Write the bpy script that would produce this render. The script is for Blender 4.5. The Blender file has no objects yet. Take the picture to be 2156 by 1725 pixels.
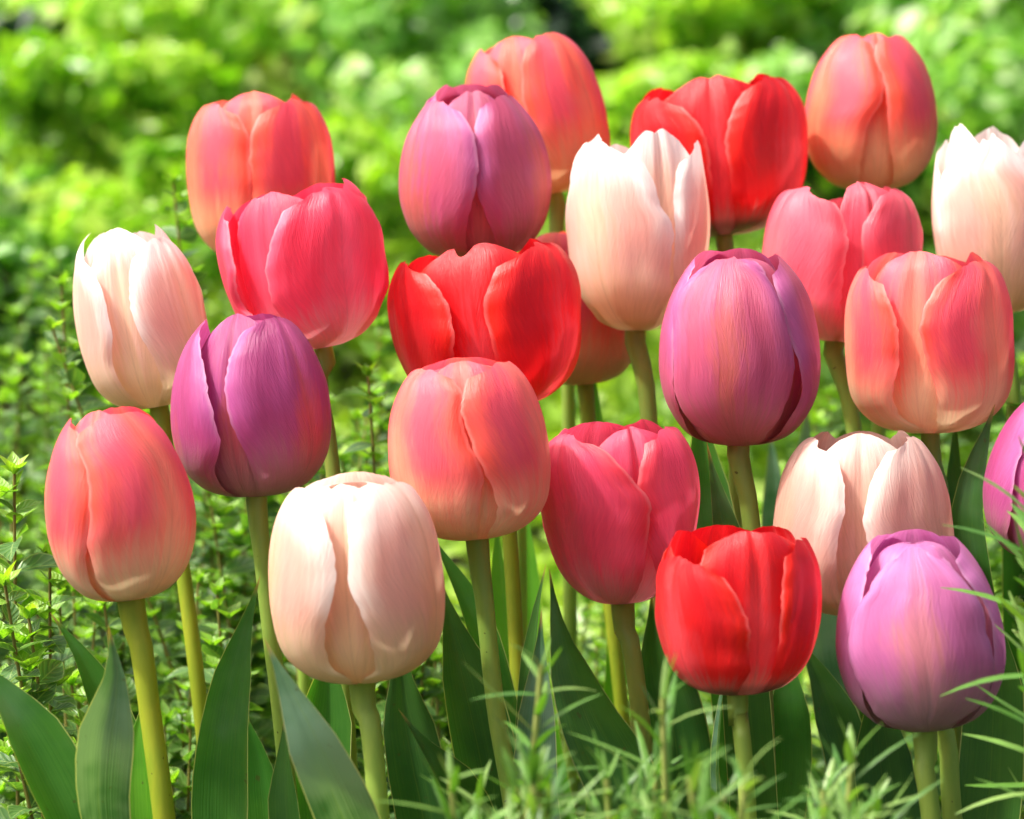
import bpy, math, random
import numpy as np
from mathutils import Vector, noise

C = bpy.context.scene
COL = C.collection
rad = math.radians

# ------------------------------------------------------------------ camera, sky, sun, exposure
PITCH = rad(10.0)
CAM = Vector((0.0, 0.0, 0.62))
LENS, SENS = 100.0, 36.0
cd = bpy.data.cameras.new("camera")
cam = bpy.data.objects.new("camera", cd)
COL.objects.link(cam)
cam.location = CAM
cam.rotation_euler = (rad(90) - PITCH, 0, 0)
cd.lens = LENS; cd.sensor_width = SENS; cd.sensor_fit = 'HORIZONTAL'
cd.clip_start = 0.01; cd.clip_end = 2000
cd.dof.use_dof = True
cd.dof.focus_distance = 1.06
cd.dof.aperture_fstop = 11.0
C.camera = cam

SUN_EL, SUN_AZ = 57.0, -96.0            # azimuth from +Y (away from the camera), negative = left
w = bpy.data.worlds.new("World"); C.world = w
w.use_nodes = True
nt = w.node_tree
sky = nt.nodes.new("ShaderNodeTexSky")
sky.sky_type = 'NISHITA'; sky.sun_disc = False
sky.air_density = 0.35; sky.dust_density = 8.0; sky.ozone_density = 0.3
sky.sun_elevation = rad(SUN_EL); sky.sun_rotation = rad(SUN_AZ)
bg = nt.nodes["Background"]
nt.links.new(sky.outputs[0], bg.inputs[0])
bg.inputs[1].default_value = 0.15
sd = bpy.data.lights.new("sun", 'SUN')
sd.energy = 2.3; sd.angle = rad(3.0); sd.color = (1.0, 0.96, 0.90)
sun = bpy.data.objects.new("sun", sd); COL.objects.link(sun)
e, a = rad(SUN_EL), rad(SUN_AZ)
to_sun = Vector((math.sin(a) * math.cos(e), math.cos(a) * math.cos(e), math.sin(e)))
sun.rotation_euler = to_sun.to_track_quat('Z', 'Y').to_euler()
sun.location = to_sun * 5
vs = C.view_settings
vs.view_transform = 'Standard'; vs.look = 'None'; vs.exposure = 1.24; vs.gamma = 1.0
C.cycles.use_denoising = True
C.cycles.max_bounces = 10
C.cycles.transmission_bounces = 6
C.cycles.diffuse_bounces = 5

# ------------------------------------------------------------------ helpers
RIGHT = Vector((1, 0, 0))
FWD = Vector((0, math.cos(PITCH), -math.sin(PITCH)))
UP = Vector((0, math.sin(PITCH), math.cos(PITCH)))
SC = SENS / LENS / 2156.0               # metres per picture unit at one metre (picture 2156 x 1725)

def at(px, py, d):
    return CAM + FWD * d + RIGHT * ((px - 1078.0) * SC * d) + UP * ((862.5 - py) * SC * d)

def srgb(h):
    h = h.lstrip('#')
    o = []
    for i in (0, 2, 4):
        c = int(h[i:i + 2], 16) / 255.0
        o.append(c / 12.92 if c <= 0.04045 else ((c + 0.055) / 1.055) ** 2.4)
    return tuple(o) + (1.0,)

def tag(o, label=None, cat=None, group=None, kind=None):
    if label: o['label'] = label
    if cat: o['category'] = cat
    if group: o['group'] = group
    if kind: o['kind'] = kind
    return o

def empty(name, loc, parent=None):
    o = bpy.data.objects.new(name, None)
    o.empty_display_size = 0.02
    COL.objects.link(o)
    o.location = loc
    if parent: o.parent = parent
    return o

def mesh_obj(name, verts, faces, mat, parent=None, origin=(0, 0, 0), uv=None, var=None, smooth=True):
    V = np.asarray(verts, dtype=np.float32) - np.asarray(origin, dtype=np.float32)
    me = bpy.data.meshes.new(name)
    F = np.asarray(faces, dtype=np.int32)
    k = F.shape[1]
    me.vertices.add(len(V)); me.vertices.foreach_set("co", V.ravel())
    me.loops.add(F.size); me.loops.foreach_set("vertex_index", F.ravel())
    me.polygons.add(len(F))
    me.polygons.foreach_set("loop_start", np.arange(0, F.size, k, dtype=np.int32))
    me.polygons.foreach_set("loop_total", np.full(len(F), k, dtype=np.int32))
    me.update(calc_edges=True)
    me.polygons.foreach_set("use_smooth", np.full(len(F), smooth, dtype=bool))
    if uv is not None:
        l = me.uv_layers.new(name="uv")
        l.data.foreach_set("uv", np.asarray(uv, dtype=np.float32)[F.ravel()].ravel())
    if var is not None:
        at_ = me.attributes.new("var", 'FLOAT', 'POINT')
        at_.data.foreach_set("value", np.asarray(var, dtype=np.float32))
    me.materials.append(mat)
    me.validate()
    o = bpy.data.objects.new(name, me)
    COL.objects.link(o)
    if parent: o.parent = parent
    else: o.location = origin
    return o

def grid_faces(nu, nv, closed=False, base=0):
    """nu points across, nv rows"""
    f = []
    n = nu if closed else nu - 1
    for j in range(nv - 1):
        for i in range(n):
            i2 = (i + 1) % nu
            f.append((base + j * nu + i, base + j * nu + i2, base + (j + 1) * nu + i2, base + (j + 1) * nu + i))
    return f

def catmull(pts, n, dim=None):
    """centripetal Catmull-Rom; knots from the first 'dim' columns, samples evenly spread over the knots"""
    P = [np.array(p, dtype=float) for p in pts]
    dim = dim or len(P[0])
    P = [2 * P[0] - P[1]] + P + [2 * P[-1] - P[-2]]
    t = [0.0]
    for i in range(1, len(P)):
        t.append(t[-1] + max(1e-6, np.linalg.norm((P[i] - P[i - 1])[:dim])) ** 0.5)
    arc = [0.0]
    for i in range(1, len(P) - 2):
        arc.append(arc[-1] + np.linalg.norm((P[i + 1] - P[i])[:dim]))
    out = []
    for k in range(n):
        L = arc[-1] * k / (n - 1)
        i = 1
        while i < len(P) - 3 and L > arc[i]: i += 1
        f = (L - arc[i - 1]) / max(1e-9, arc[i] - arc[i - 1])
        t0, t1, t2, t3 = t[i - 1:i + 3]
        x = t1 + (t2 - t1) * f
        p0, p1, p2, p3 = P[i - 1:i + 3]
        a1 = p0 * (t1 - x) / (t1 - t0) + p1 * (x - t0) / (t1 - t0)
        a2 = p1 * (t2 - x) / (t2 - t1) + p2 * (x - t1) / (t2 - t1)
        a3 = p2 * (t3 - x) / (t3 - t2) + p3 * (x - t2) / (t3 - t2)
        b1 = a1 * (t2 - x) / (t2 - t0) + a2 * (x - t0) / (t2 - t0)
        b2 = a2 * (t3 - x) / (t3 - t1) + a3 * (x - t1) / (t3 - t1)
        out.append(b1 * (t2 - x) / (t2 - t1) + b2 * (x - t1) / (t2 - t1))
    return np.array(out)

def nz(x, y=0.0, z=0.0):
    return noise.noise(Vector((x, y, z)))

# ------------------------------------------------------------------ materials
def new_mat(name):
    m = bpy.data.materials.new(name); m.use_nodes = True
    n = m.node_tree; n.nodes.clear()
    return m, n

class NB:
    """tiny node builder"""
    def __init__(s, t): s.t = t
    def val(s, x, sock):
        if hasattr(x, 'is_linked') or hasattr(x, 'links'): s.t.links.new(x, sock)
        else: sock.default_value = x
    def math(s, op, a, b=None, c=None, clamp=False):
        n = s.t.nodes.new("ShaderNodeMath"); n.operation = op; n.use_clamp = clamp
        s.val(a, n.inputs[0])
        if b is not None: s.val(b, n.inputs[1])
        if c is not None: s.val(c, n.inputs[2])
        return n.outputs[0]
    def smooth(s, x, lo, hi, a=0.0, b=1.0):
        n = s.t.nodes.new("ShaderNodeMapRange"); n.interpolation_type = 'SMOOTHSTEP'
        s.val(x, n.inputs[0]); n.inputs[1].default_value = lo; n.inputs[2].default_value = hi
        n.inputs[3].default_value = a; n.inputs[4].default_value = b
        return n.outputs[0]
    def mix(s, f, a, b, mode='MIX'):
        n = s.t.nodes.new("ShaderNodeMix"); n.data_type = 'RGBA'; n.blend_type = mode
        s.val(f, n.inputs[0]); s.val(a, n.inputs[6]); s.val(b, n.inputs[7])
        return n.outputs[2]
    def noise(s, vec, scale, detail=2.0, rough=0.5):
        n = s.t.nodes.new("ShaderNodeTexNoise")
        n.inputs['Scale'].default_value = scale; n.inputs['Detail'].default_value = detail
        n.inputs['Roughness'].default_value = rough
        if vec is not None: s.t.links.new(vec, n.inputs['Vector'])
        return n.outputs[0]
    def xyz(s, x, y, z=0.0):
        n = s.t.nodes.new("ShaderNodeCombineXYZ")
        s.val(x, n.inputs[0]); s.val(y, n.inputs[1]); s.val(z, n.inputs[2])
        return n.outputs[0]
    def uv(s):
        n = s.t.nodes.new("ShaderNodeUVMap"); n.uv_map = "uv"
        x = s.t.nodes.new("ShaderNodeSeparateXYZ"); s.t.links.new(n.outputs[0], x.inputs[0])
        return x.outputs[0], x.outputs[1]
    def attr(s, name):
        n = s.t.nodes.new("ShaderNodeAttribute"); n.attribute_name = name
        return n.outputs['Fac']
    def bump(s, h, strength, dist):
        n = s.t.nodes.new("ShaderNodeBump"); n.inputs['Strength'].default_value = strength
        n.inputs['Distance'].default_value = dist
        s.t.links.new(h, n.inputs['Height'])
        return n.outputs[0]

def finish(nb, col, trans_col, tfac, rough, spec, normal=None, sheen=0.0, coat=0.0):
    t = nb.t
    p = t.nodes.new("ShaderNodeBsdfPrincipled")
    nb.val(col, p.inputs['Base Color'])
    nb.val(rough, p.inputs['Roughness'])
    p.inputs['Specular IOR Level'].default_value = spec
    if sheen:
        p.inputs['Sheen Weight'].default_value = sheen
        p.inputs['Sheen Roughness'].default_value = 0.4
    tr = t.nodes.new("ShaderNodeBsdfTranslucent")
    nb.val(trans_col, tr.inputs[0])
    if normal is not None:
        t.links.new(normal, p.inputs['Normal']); t.links.new(normal, tr.inputs['Normal'])
    mx = t.nodes.new("ShaderNodeMixShader"); mx.inputs[0].default_value = tfac
    t.links.new(p.outputs[0], mx.inputs[1]); t.links.new(tr.outputs[0], mx.inputs[2])
    o = t.nodes.new("ShaderNodeOutputMaterial")
    t.links.new(mx.outputs[0], o.inputs[0])

def petal_mat(name, body, side, mid, base, edge, seed, vb=(0.22, 0.55), sd_=0.85, md=0.75, ed=0.8, tf=0.36, tipw=0.0, streak=0.6, smudge=None, mtop=0.95, rough=0.36):
    """petal pigment: body colour, flames at either side of a paler midrib band, a pale foot, a margin of its own colour"""
    m, t = new_mat(name); b = NB(t)
    u, v = b.uv()
    us = b.math('MULTIPLY_ADD', u, 2.0, -1.0)
    uc = b.math('ABSOLUTE', us)
    st = b.noise(b.xyz(b.math('MULTIPLY', u, 30.0), b.math('MULTIPLY', v, 1.5), seed), 1.0, 5.0, 0.62)
    cl = b.noise(b.xyz(b.math('MULTIPLY', u, 3.2), b.math('MULTIPLY', v, 2.4), seed + 7.3), 1.0, 3.0, 0.55)
    fan = b.math('SUBTRACT', uc, b.math('MULTIPLY', v, 0.75))
    vein = b.noise(b.xyz(b.math('MULTIPLY', fan, 52.0), b.math('MULTIPLY', v, 4.0), b.math('MULTIPLY_ADD', u, 2.0, seed)), 1.0, 5.0, 0.72)
    stc = b.math('SUBTRACT', st, 0.5)
    clc = b.math('SUBTRACT', cl, 0.5)
    wob = b.math('ADD', b.math('MULTIPLY', stc, streak), b.math('MULTIPLY', clc, 0.8))
    # flames beside the midrib
    fx = b.math('ADD', b.math('ABSOLUTE', b.math('SUBTRACT', uc, 0.52)), wob)
    F = b.smooth(fx, 0.05, 0.48, sd_, 0.0)
    col = b.mix(b.math('MULTIPLY', F, b.smooth(v, 0.25, 0.5)), body, side)
    # midrib band, fading upwards
    mx = b.math('ADD', b.math('ADD', uc, wob), b.math('MULTIPLY', v, 0.12))
    Mm = b.math('MULTIPLY', b.smooth(mx, 0.06, 0.46, md, 0.0), b.smooth(b.math('ADD', v, b.math('MULTIPLY', stc, 0.3)), 0.5, mtop, 1.0, 0.12))
    col = b.mix(Mm, col, mid)
    # margin and tip
    ev = b.math('ADD', b.math('MULTIPLY', b.math('POWER', uc, 2.8), b.smooth(v, 0.2, 0.55)), b.math('MULTIPLY', b.smooth(v, 0.6, 1.0), tipw))
    E = b.smooth(b.math('ADD', ev, b.math('ADD', b.math('MULTIPLY', stc, 0.35), b.math('MULTIPLY', clc, 0.45))), 0.2, 0.95, 0.0, ed)
    col = b.mix(E, col, edge)
    # pale foot, reaching higher up the midrib
    bx = b.math('ADD', v, b.math('ADD', b.math('MULTIPLY', stc, 0.30), b.math('MULTIPLY', uc, 0.06)))
    B = b.smooth(bx, vb[0], vb[1], 1.0, 0.0)
    col = b.mix(B, col, base)
    if smudge:
        S = b.smooth(b.math('ADD', v, b.math('MULTIPLY', stc, 0.06)), 0.03, 0.10, 0.65, 0.0)
        col = b.mix(S, col, smudge)
    vn = b.math('MULTIPLY_ADD', b.math('SUBTRACT', vein, 0.5), 0.40, 1.0)
    vn = b.math('MULTIPLY_ADD', stc, 0.22, vn)
    rimw = b.smooth(uc, 0.94, 0.99, 0.0, 0.20)
    col = b.mix(b.math('MULTIPLY', rimw, b.smooth(v, 0.25, 0.5)), col, b.mix(0.62, col, (1.0, 0.97, 0.94, 1.0)))
    rib = b.smooth(uc, 0.0, 0.03, 0.90, 1.0)
    vn = b.math('MULTIPLY', vn, rib)
    col = b.mix(1.0, col, b.xyz(vn, vn, vn), 'MULTIPLY')
    h = b.math('ADD', b.math('MULTIPLY', vein, 0.8), st)
    bm = b.bump(h, 0.5, 0.0009)
    finish(b, col, col, tf, rough, 0.5, bm, sheen=0.06)
    return m

def leaf_mat(name, c1, c2, rim, tf=0.42, rough=0.42, seed=0.0, glauc=None):
    m, t = new_mat(name); b = NB(t)
    u, v = b.uv()
    uc = b.math('ABSOLUTE', b.math('MULTIPLY_ADD', u, 2.0, -1.0))
    st = b.noise(b.xyz(b.math('MULTIPLY', u, 40.0), b.math('MULTIPLY', v, 1.5), seed), 1.0, 3.0, 0.6)
    tc = t.nodes.new("ShaderNodeTexCoord")
    cl = b.noise(tc.outputs['Object'], 28.0, 3.0, 0.6)
    f = b.math('ADD', b.math('MULTIPLY', b.math('SUBTRACT', st, 0.5), 0.5), cl)
    col = b.mix(b.smooth(f, 0.25, 0.8), c1, c2)
    if glauc is not None:
        gl = b.smooth(b.math('ADD', cl, b.math('MULTIPLY', st, 0.3)), 0.5, 0.8, 0.0, 0.65)
        col = b.mix(gl, col, glauc)
    bl = b.noise(tc.outputs['Object'], 9.0, 4.0, 0.7)
    col = b.mix(b.smooth(bl, 0.52, 0.72, 0.0, 0.35), col, srgb('#7c9a84'))
    yl = b.noise(b.xyz(b.math('MULTIPLY', u, 9.0), b.math('MULTIPLY', v, 1.2), seed + 3.0), 1.0, 3.0, 0.6)
    col = b.mix(b.smooth(yl, 0.56, 0.72, 0.0, 0.45), col, srgb('#6c8a2c'))
    sp = b.noise(tc.outputs['Object'], 260.0, 2.0, 0.5)
    col = b.mix(b.smooth(sp, 0.70, 0.76, 0.0, 0.6), col, srgb('#4a4a20'))
    R = b.smooth(uc, 0.955, 0.985)
    col = b.mix(R, col, rim)
    tip = b.smooth(v, 0.025, 0.0)
    col = b.mix(tip, col, srgb('#b09a50'))
    h = b.math('ADD', st, b.math('MULTIPLY', cl, 0.3))
    bm = b.bump(h, 0.4, 0.0006)
    tcol = b.mix(1.0, col, (1.0, 1.05, 0.35, 1.0), 'MULTIPLY')
    tcol = b.mix(1.0, tcol, (1.5, 1.5, 1.5, 1.0), 'MULTIPLY')
    finish(b, col, tcol, tf, rough, 0.4, bm)
    return m

def small_leaf_mat(name, stops, tf=0.45, rough=0.4, spec=0.5, tmul=(1.5, 1.6, 0.4, 1.0), veins=False):
    """small leaves: colour picked per leaf from 'var'"""
    m, t = new_mat(name); b = NB(t)
    r = t.nodes.new("ShaderNodeValToRGB")
    el = r.color_ramp.elements
    while len(el) < len(stops): el.new(0.5)
    for q, (pos, c) in enumerate(stops):
        el[q].position = pos; el[q].color = c
    t.links.new(b.attr("var"), r.inputs[0])
    col = r.outputs[0]
    tc = t.nodes.new("ShaderNodeTexCoord")
    n = b.noise(tc.outputs['Object'], 160.0, 2.0)
    k = b.math('MULTIPLY_ADD', n, 0.6, 0.7)
    col = b.mix(1.0, col, b.xyz(k, k, k), 'MULTIPLY')
    bm = None
    if veins:
        u, v = b.uv()
        uc = b.math('ABSOLUTE', b.math('MULTIPLY_ADD', u, 2.0, -1.0))
        s = b.math('SINE', b.math('MULTIPLY', b.math('SUBTRACT', v, b.math('MULTIPLY', uc, 0.35)), 32.0))
        lin = b.smooth(s, 0.6, 1.0, 0.0, 0.2)
        mid = b.smooth(uc, 0.0, 0.10, 0.6, 0.0)
        lin = b.math('MAXIMUM', lin, mid)
        rim = b.smooth(uc, 0.86, 0.98, 0.0, 0.7)
        lin = b.math('MAXIMUM', lin, rim)
        col = b.mix(lin, col, srgb('#a8c070'))
        bm = b.bump(s, 0.25, 0.0006)
    tcol = b.mix(1.0, col, tmul, 'MULTIPLY')
    finish(b, col, tcol, tf, rough, spec, bm)
    return m

def plain_mat(name, c, rough=0.6, nscale=60.0, amt=0.4, tf=0.0, c2=None):
    m, t = new_mat(name); b = NB(t)
    tc = t.nodes.new("ShaderNodeTexCoord")
    n = b.noise(tc.outputs['Object'], nscale, 4.0, 0.6)
    col = b.mix(b.smooth(n, 0.3, 0.7), c, c2 or tuple(x * (1 + amt) for x in c[:3]) + (1.0,))
    bm = b.bump(n, 0.3, 0.001)
    finish(b, col, col, tf, rough, 0.35, bm)
    return m

# ------------------------------------------------------------------ ground
def soil_mat():
    m, t = new_mat("soil"); b = NB(t)
    tc = t.nodes.new("ShaderNodeTexCoord")
    n1 = b.noise(tc.outputs['Object'], 9.0, 6.0, 0.65)
    n2 = b.noise(tc.outputs['Object'], 70.0, 5.0, 0.7)
    col = b.mix(b.smooth(n1, 0.3, 0.7), srgb('#2a2018'), srgb('#3d3a20'))
    col = b.mix(b.smooth(n2, 0.45, 0.75, 0.0, 0.5), col, srgb('#54432c'))
    far = b.noise(tc.outputs['Object'], 0.6, 4.0, 0.6)
    bm = b.bump(b.math('ADD', n1, n2), 0.9, 0.02)
    finish(b, col, col, 0.0, 0.9, 0.2, bm)
    return m

def build_ground():
    n = 90
    ax = np.concatenate([np.linspace(-400, -4, 8, endpoint=False), np.linspace(-4, 4, n), np.linspace(4, 400, 9)[1:]])
    ay = np.concatenate([np.linspace(-60, -1, 6, endpoint=False), np.linspace(-1, 7, n), np.linspace(7, 700, 9)[1:]])
    V = []
    for y in ay:
        for x in ax:
            z = 0.0
            if abs(x) < 4 and -1 < y < 7:
                z = 0.018 * nz(x * 9, y * 9, 1.3) + 0.01 * nz(x * 25, y * 25, 4.0)
            V.append((x, y, z - 0.01))
    f = grid_faces(len(ax), len(ay))
    o = mesh_obj("ground", V, f, soil_mat())
    tag(o, "dark crumbly garden soil under the planting", "ground", kind="structure")
build_ground()

# ------------------------------------------------------------------ background foliage
rng = np.random.default_rng(11)

def leaf_cloud(P, Nrm, size, aspect, fold, rg):
    """P centres (n,3); Nrm leaf normals; returns verts, tri faces for n small folded leaves"""
    n = len(P)
    N = Nrm / np.linalg.norm(Nrm, axis=1, keepdims=True)
    ref = rg.normal(size=(n, 3))
    T = ref - N * np.sum(ref * N, axis=1, keepdims=True)
    T /= np.linalg.norm(T, axis=1, keepdims=True)
    S = np.cross(N, T)
    L = size[:, None]; W = L * aspect
    tpl = [(0, -0.5, 0), (0.42, -0.22, 1), (0.36, 0.2, 1), (0, 0.5, 0.2), (-0.36, 0.2, 1), (-0.42, -0.22, 1), (0, 0.0, 0)]
    V = np.stack([P + S * W * x + T * L * y + N * L * fold * z for x, y, z in tpl], axis=1)
    tri = np.array([(0, 1, 6), (1, 2, 6), (2, 3, 6), (3, 4, 6), (4, 5, 6), (5, 0, 6)], dtype=np.int32)
    F = (np.arange(n, dtype=np.int32) * 7)[:, None, None] + tri[None]
    return V.reshape(-1, 3), F.reshape(-1, 3)

def rep7(v): return np.repeat(v, 7)

M_lime = small_leaf_mat("lime_foliage", [(0.0, srgb('#34601c')), (0.35, srgb('#669226')), (0.7, srgb('#94b838')), (1.0, srgb('#bcd676'))], tf=0.42, rough=0.32, tmul=(1.1, 1.12, 0.3, 1))
M_limeshrub = small_leaf_mat("lime_shrub_foliage", [(0.0, srgb('#5c9024')), (0.35, srgb('#86b62e')), (0.7, srgb('#acc83e')), (1.0, srgb('#bcd870'))], tf=0.5, rough=0.32, tmul=(1.0, 1.28, 0.32, 1))
M_mid = small_leaf_mat("green_foliage", [(0.0, srgb('#3a6a26')), (0.4, srgb('#66a036')), (0.8, srgb('#9ac868')), (1.0, srgb('#d0e0b8'))], tf=0.42, rough=0.32, tmul=(1.2, 1.3, 0.4, 1))
M_shade = small_leaf_mat("shade_foliage", [(0.0, srgb('#10220e')), (0.6, srgb('#1e4220')), (1.0, srgb('#3c7044'))], tf=0.2, rough=0.4, tmul=(1.0, 1.1, 0.6, 1))  # leaf colour darkened to stand in for shaded gaps between shrubs
M_olive = small_leaf_mat("olive_foliage", [(0.0, srgb('#74903a')), (0.5, srgb('#9cb656')), (1.0, srgb('#c4d884'))], tf=0.45, rough=0.5, tmul=(1.2, 1.2, 0.4, 1))
M_bark = plain_mat("twig_bark", srgb('#4a3a26'), 0.8, 90)
M_herbstem = plain_mat("herb_stem", srgb('#6f6a34'), 0.6, 120, tf=0.1, c2=srgb('#86803c'))

def tube(path, radii, n=8):
    P = np.asarray(path, dtype=float)
    V = []
    up = np.array([0.31, -0.9, 0.27])
    for i in range(len(P)):
        t = P[min(i + 1, len(P) - 1)] - P[max(i - 1, 0)]
        t /= np.linalg.norm(t) + 1e-9
        s = np.cross(t, up); s /= np.linalg.norm(s) + 1e-9
        b_ = np.cross(t, s)
        r = radii[i] if hasattr(radii, '__len__') else radii
        for k in range(n):
            an = 2 * math.pi * k / n
            V.append(P[i] + (s * math.cos(an) + b_ * math.sin(an)) * r)
    return V, grid_faces(n, len(P), closed=True)

def shrub(px, py, d, rw, rh, count, size, mat, label, seed, lumps=14, name="shrub", varr=(0.2, 0.8)):
    """a leafy bush whose crown centre shows at (px, py): lumps of leaves round a few branches"""
    rg = np.random.default_rng(seed)
    c = at(px, py, d)
    basep = Vector((c.x, c.y, 0))
    root = empty(name, basep)
    tag(root, label, "shrub", "shrubs behind the tulip bed")
    cc = np.array(c)
    dirs = rg.normal(size=(lumps, 3)); dirs /= np.linalg.norm(dirs, axis=1, keepdims=True)
    ext = np.array([rw, rw * 0.8, rh])
    LC = cc + dirs * ext * rg.uniform(0.35, 0.85, size=(lumps, 1))
    LR = rg.uniform(0.28, 0.5, size=lumps) * min(rw, rh)
    LV = rg.uniform(varr[0], varr[1], size=lumps)
    k = rg.integers(0, lumps, size=count)
    q = rg.normal(size=(count, 3)); q /= np.linalg.norm(q, axis=1, keepdims=True)
    P = LC[k] + q * LR[k][:, None] * rg.uniform(0.55, 1.05, size=(count, 1)) * np.array([1.25, 1.1, 0.85])
    keep = P[:, 2] > 0.01
    P, q, k = P[keep], q[keep], k[keep]
    N = q * 0.8 + rg.normal(size=P.shape) * 0.65 + np.array([0, 0, 0.35])
    sz = rg.uniform(0.65, 1.3, size=len(P)) * size
    V, F = leaf_cloud(P, N, sz, 0.7, 0.10, rg)
    var = np.clip(LV[k] + rg.normal(size=len(P)) * 0.15, 0, 1)
    mesh_obj("foliage", V, F, mat, root, basep, var=rep7(var), smooth=False)
    for j in range(5):
        tgt = LC[rg.integers(0, lumps)]
        b0 = np.array([c.x + rg.normal() * 0.03, c.y + rg.normal() * 0.03, -0.02])
        mid = (b0 + tgt) / 2 + rg.normal(size=3) * 0.04
        pth = catmull([b0, mid, tgt], 10)
        V, F = tube(pth, np.linspace(0.012, 0.004, 10), 7)
        mesh_obj("branch", V, F, M_bark, root, basep)
    return root

shrub(90, 60, 4.6, 0.34, 0.26, 2600, 0.045, M_limeshrub, "bright lime shrub with a dark hollow, filling the upper left corner", 1, varr=(0.3, 0.9))
shrub(420, 130, 4.1, 0.36, 0.24, 3000, 0.040, M_limeshrub, "sunlit yellow green shrub above the white and coral tulips at the left", 2, varr=(0.5, 1.0))
shrub(740, 60, 5.0, 0.40, 0.26, 2800, 0.040, M_olive, "blurred olive brown shrub at the top between lime shrub and shaded gap", 3)
shrub(870, 200, 4.0, 0.26, 0.20, 1700, 0.045, M_mid, "grey green broad leaved shrub left of the lilac tulip's tip", 4)
shrub(1125, 50, 4.3, 0.15, 0.16, 1500, 0.045, M_shade, "shrub coloured dark for a shaded gap behind the top of the tallest central coral tulip", 5)
shrub(1560, 100, 4.4, 0.26, 0.22, 2400, 0.045, M_limeshrub, "fresh green shrub behind the open red tulip at the upper right", 6, varr=(0.3, 0.9))
shrub(1760, 60, 5.0, 0.36, 0.28, 2600, 0.050, M_mid, "mid green shrub behind the egg shaped coral tulip at the top right", 7)
shrub(2060, 120, 4.5, 0.36, 0.30, 2800, 0.055, M_mid, "pale glinting grey green shrub in the upper right corner", 8, varr=(0.5, 1.0))
shrub(300, -90, 7.2, 1.1, 0.5, 4200, 0.09, M_limeshrub, "tall green shrub far behind, rising out of the top left", 9)
shrub(1850, -90, 7.4, 0.9, 0.5, 4200, 0.09, M_limeshrub, "tall green shrub far behind, rising out of the top right", 10)
shrub(880, -160, 8.0, 0.9, 0.5, 3000, 0.09, M_mid, "tall green shrub farthest back at the top centre", 12)

shrub(1345, 330, 3.5, 0.15, 0.12, 1300, 0.032, M_limeshrub, "low lime shrub between the tallest central coral tulip and the upper red one", 31, varr=(0.3, 0.9))
shrub(1790, 330, 3.7, 0.24, 0.15, 1800, 0.036, M_mid, "low leafy green shrub behind the rose pink tulip", 32, varr=(0.3, 0.9))
shrub(2080, 300, 3.6, 0.22, 0.16, 1800, 0.036, M_mid, "low pale shrub behind the white and peach tulip at the right edge", 33, varr=(0.4, 1.0))
shrub(700, 430, 3.1, 0.20, 0.12, 1700, 0.028, M_limeshrub, "low lime shrub between the upper left coral and the mauve lilac tulips", 34, varr=(0.4, 1.0))
shrub(200, 250, 3.7, 0.20, 0.13, 1700, 0.032, M_limeshrub, "low lime shrub at the left edge beneath the tall lime one", 35, varr=(0.2, 0.9))
shrub(330, 470, 2.9, 0.15, 0.10, 1300, 0.026, M_limeshrub, "low bright lime shrub left of the upper left coral tulip", 38, varr=(0.4, 1.0))
shrub(60, 480, 3.0, 0.12, 0.09, 1000, 0.030, M_mid, "pale green shrub at the left edge above the oregano", 39, varr=(0.2, 0.9))
shrub(1000, 250, 3.8, 0.16, 0.12, 1000, 0.034, M_mid, "grey green shrub directly behind the mauve lilac tulip", 40, varr=(0.4, 1.0))
shrub(95, 130, 4.1, 0.10, 0.08, 420, 0.05, M_shade, "small shrub coloured dark for the shaded hollow at the upper left corner", 37)
shrub(60, 640, 2.1, 0.10, 0.07, 700, 0.022, M_mid, "small dark green bush low at the left edge behind the oregano", 36, varr=(0.0, 0.5))

def ground_cover(name, n, dlo, dhi, xlo, xhi, hfun, size, mat, label, seed, vfun):
    rg = np.random.default_rng(seed)
    d = dlo + (dhi - dlo) * rg.uniform(size=n) ** 0.8
    x = rg.uniform(xlo, xhi, size=n) * d * 0.36 * 0.62
    P = np.zeros((n, 3)); P[:, 0] = x; P[:, 1] = d
    H = np.array([hfun(a_, b_) for a_, b_ in zip(x, d)])
    P[:, 2] = H * (1 - 0.55 * rg.uniform(size=n) ** 2.0)
    N = rg.normal(size=(n, 3)) * 0.75 + np.array([0, -0.25, 0.7])
    sz = rg.uniform(0.6, 1.35, size=n) * size * (0.75 + 0.12 * d)
    V, F = leaf_cloud(P, N, sz, 0.68, 0.10, rg)
    var = np.clip(np.array([vfun(a_, b_) for a_, b_ in zip(x, d)]) + rg.normal(size=n) * 0.14, 0, 1)
    o = mesh_obj(name, V, F, mat, var=rep7(var), smooth=False)
    tag(o, label, "ground cover", kind="stuff")

def hcover(x, d):
    return max(0.03, 0.15 + 0.03 * (d - 1.5) + 0.13 * nz(x * 4.2, d * 3.0, 2.0) + 0.09 * nz(x * 11, d * 9, 5.0))
ground_cover("ground_cover_foliage", 42000, 1.6, 4.6, -1.0, 1.0, hcover, 0.024, M_lime,
             "bright mass of low golden green herb leaves covering the ground behind the tulips", 21,
             lambda x, d: 0.6 + 0.7 * nz(x * 3.1, d * 2.3, 9.0) - 0.18 * (x > 0.25))

# ------------------------------------------------------------------ herb sprigs
class Buf:
    def __init__(s): s.v = []; s.f = []; s.uv = []; s.var = []; s.n = 0
    def grid(s, V, nu, nv, uv, var):
        s.v.append(np.asarray(V)); s.f += grid_faces(nu, nv, base=s.n); s.uv += uv
        s.var += [var] * len(V); s.n += len(V)
    def build(s, name, mat, parent, origin, smooth=True):
        return mesh_obj(name, np.concatenate(s.v), s.f, mat, parent, origin, uv=s.uv, var=s.var, smooth=smooth)

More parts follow.
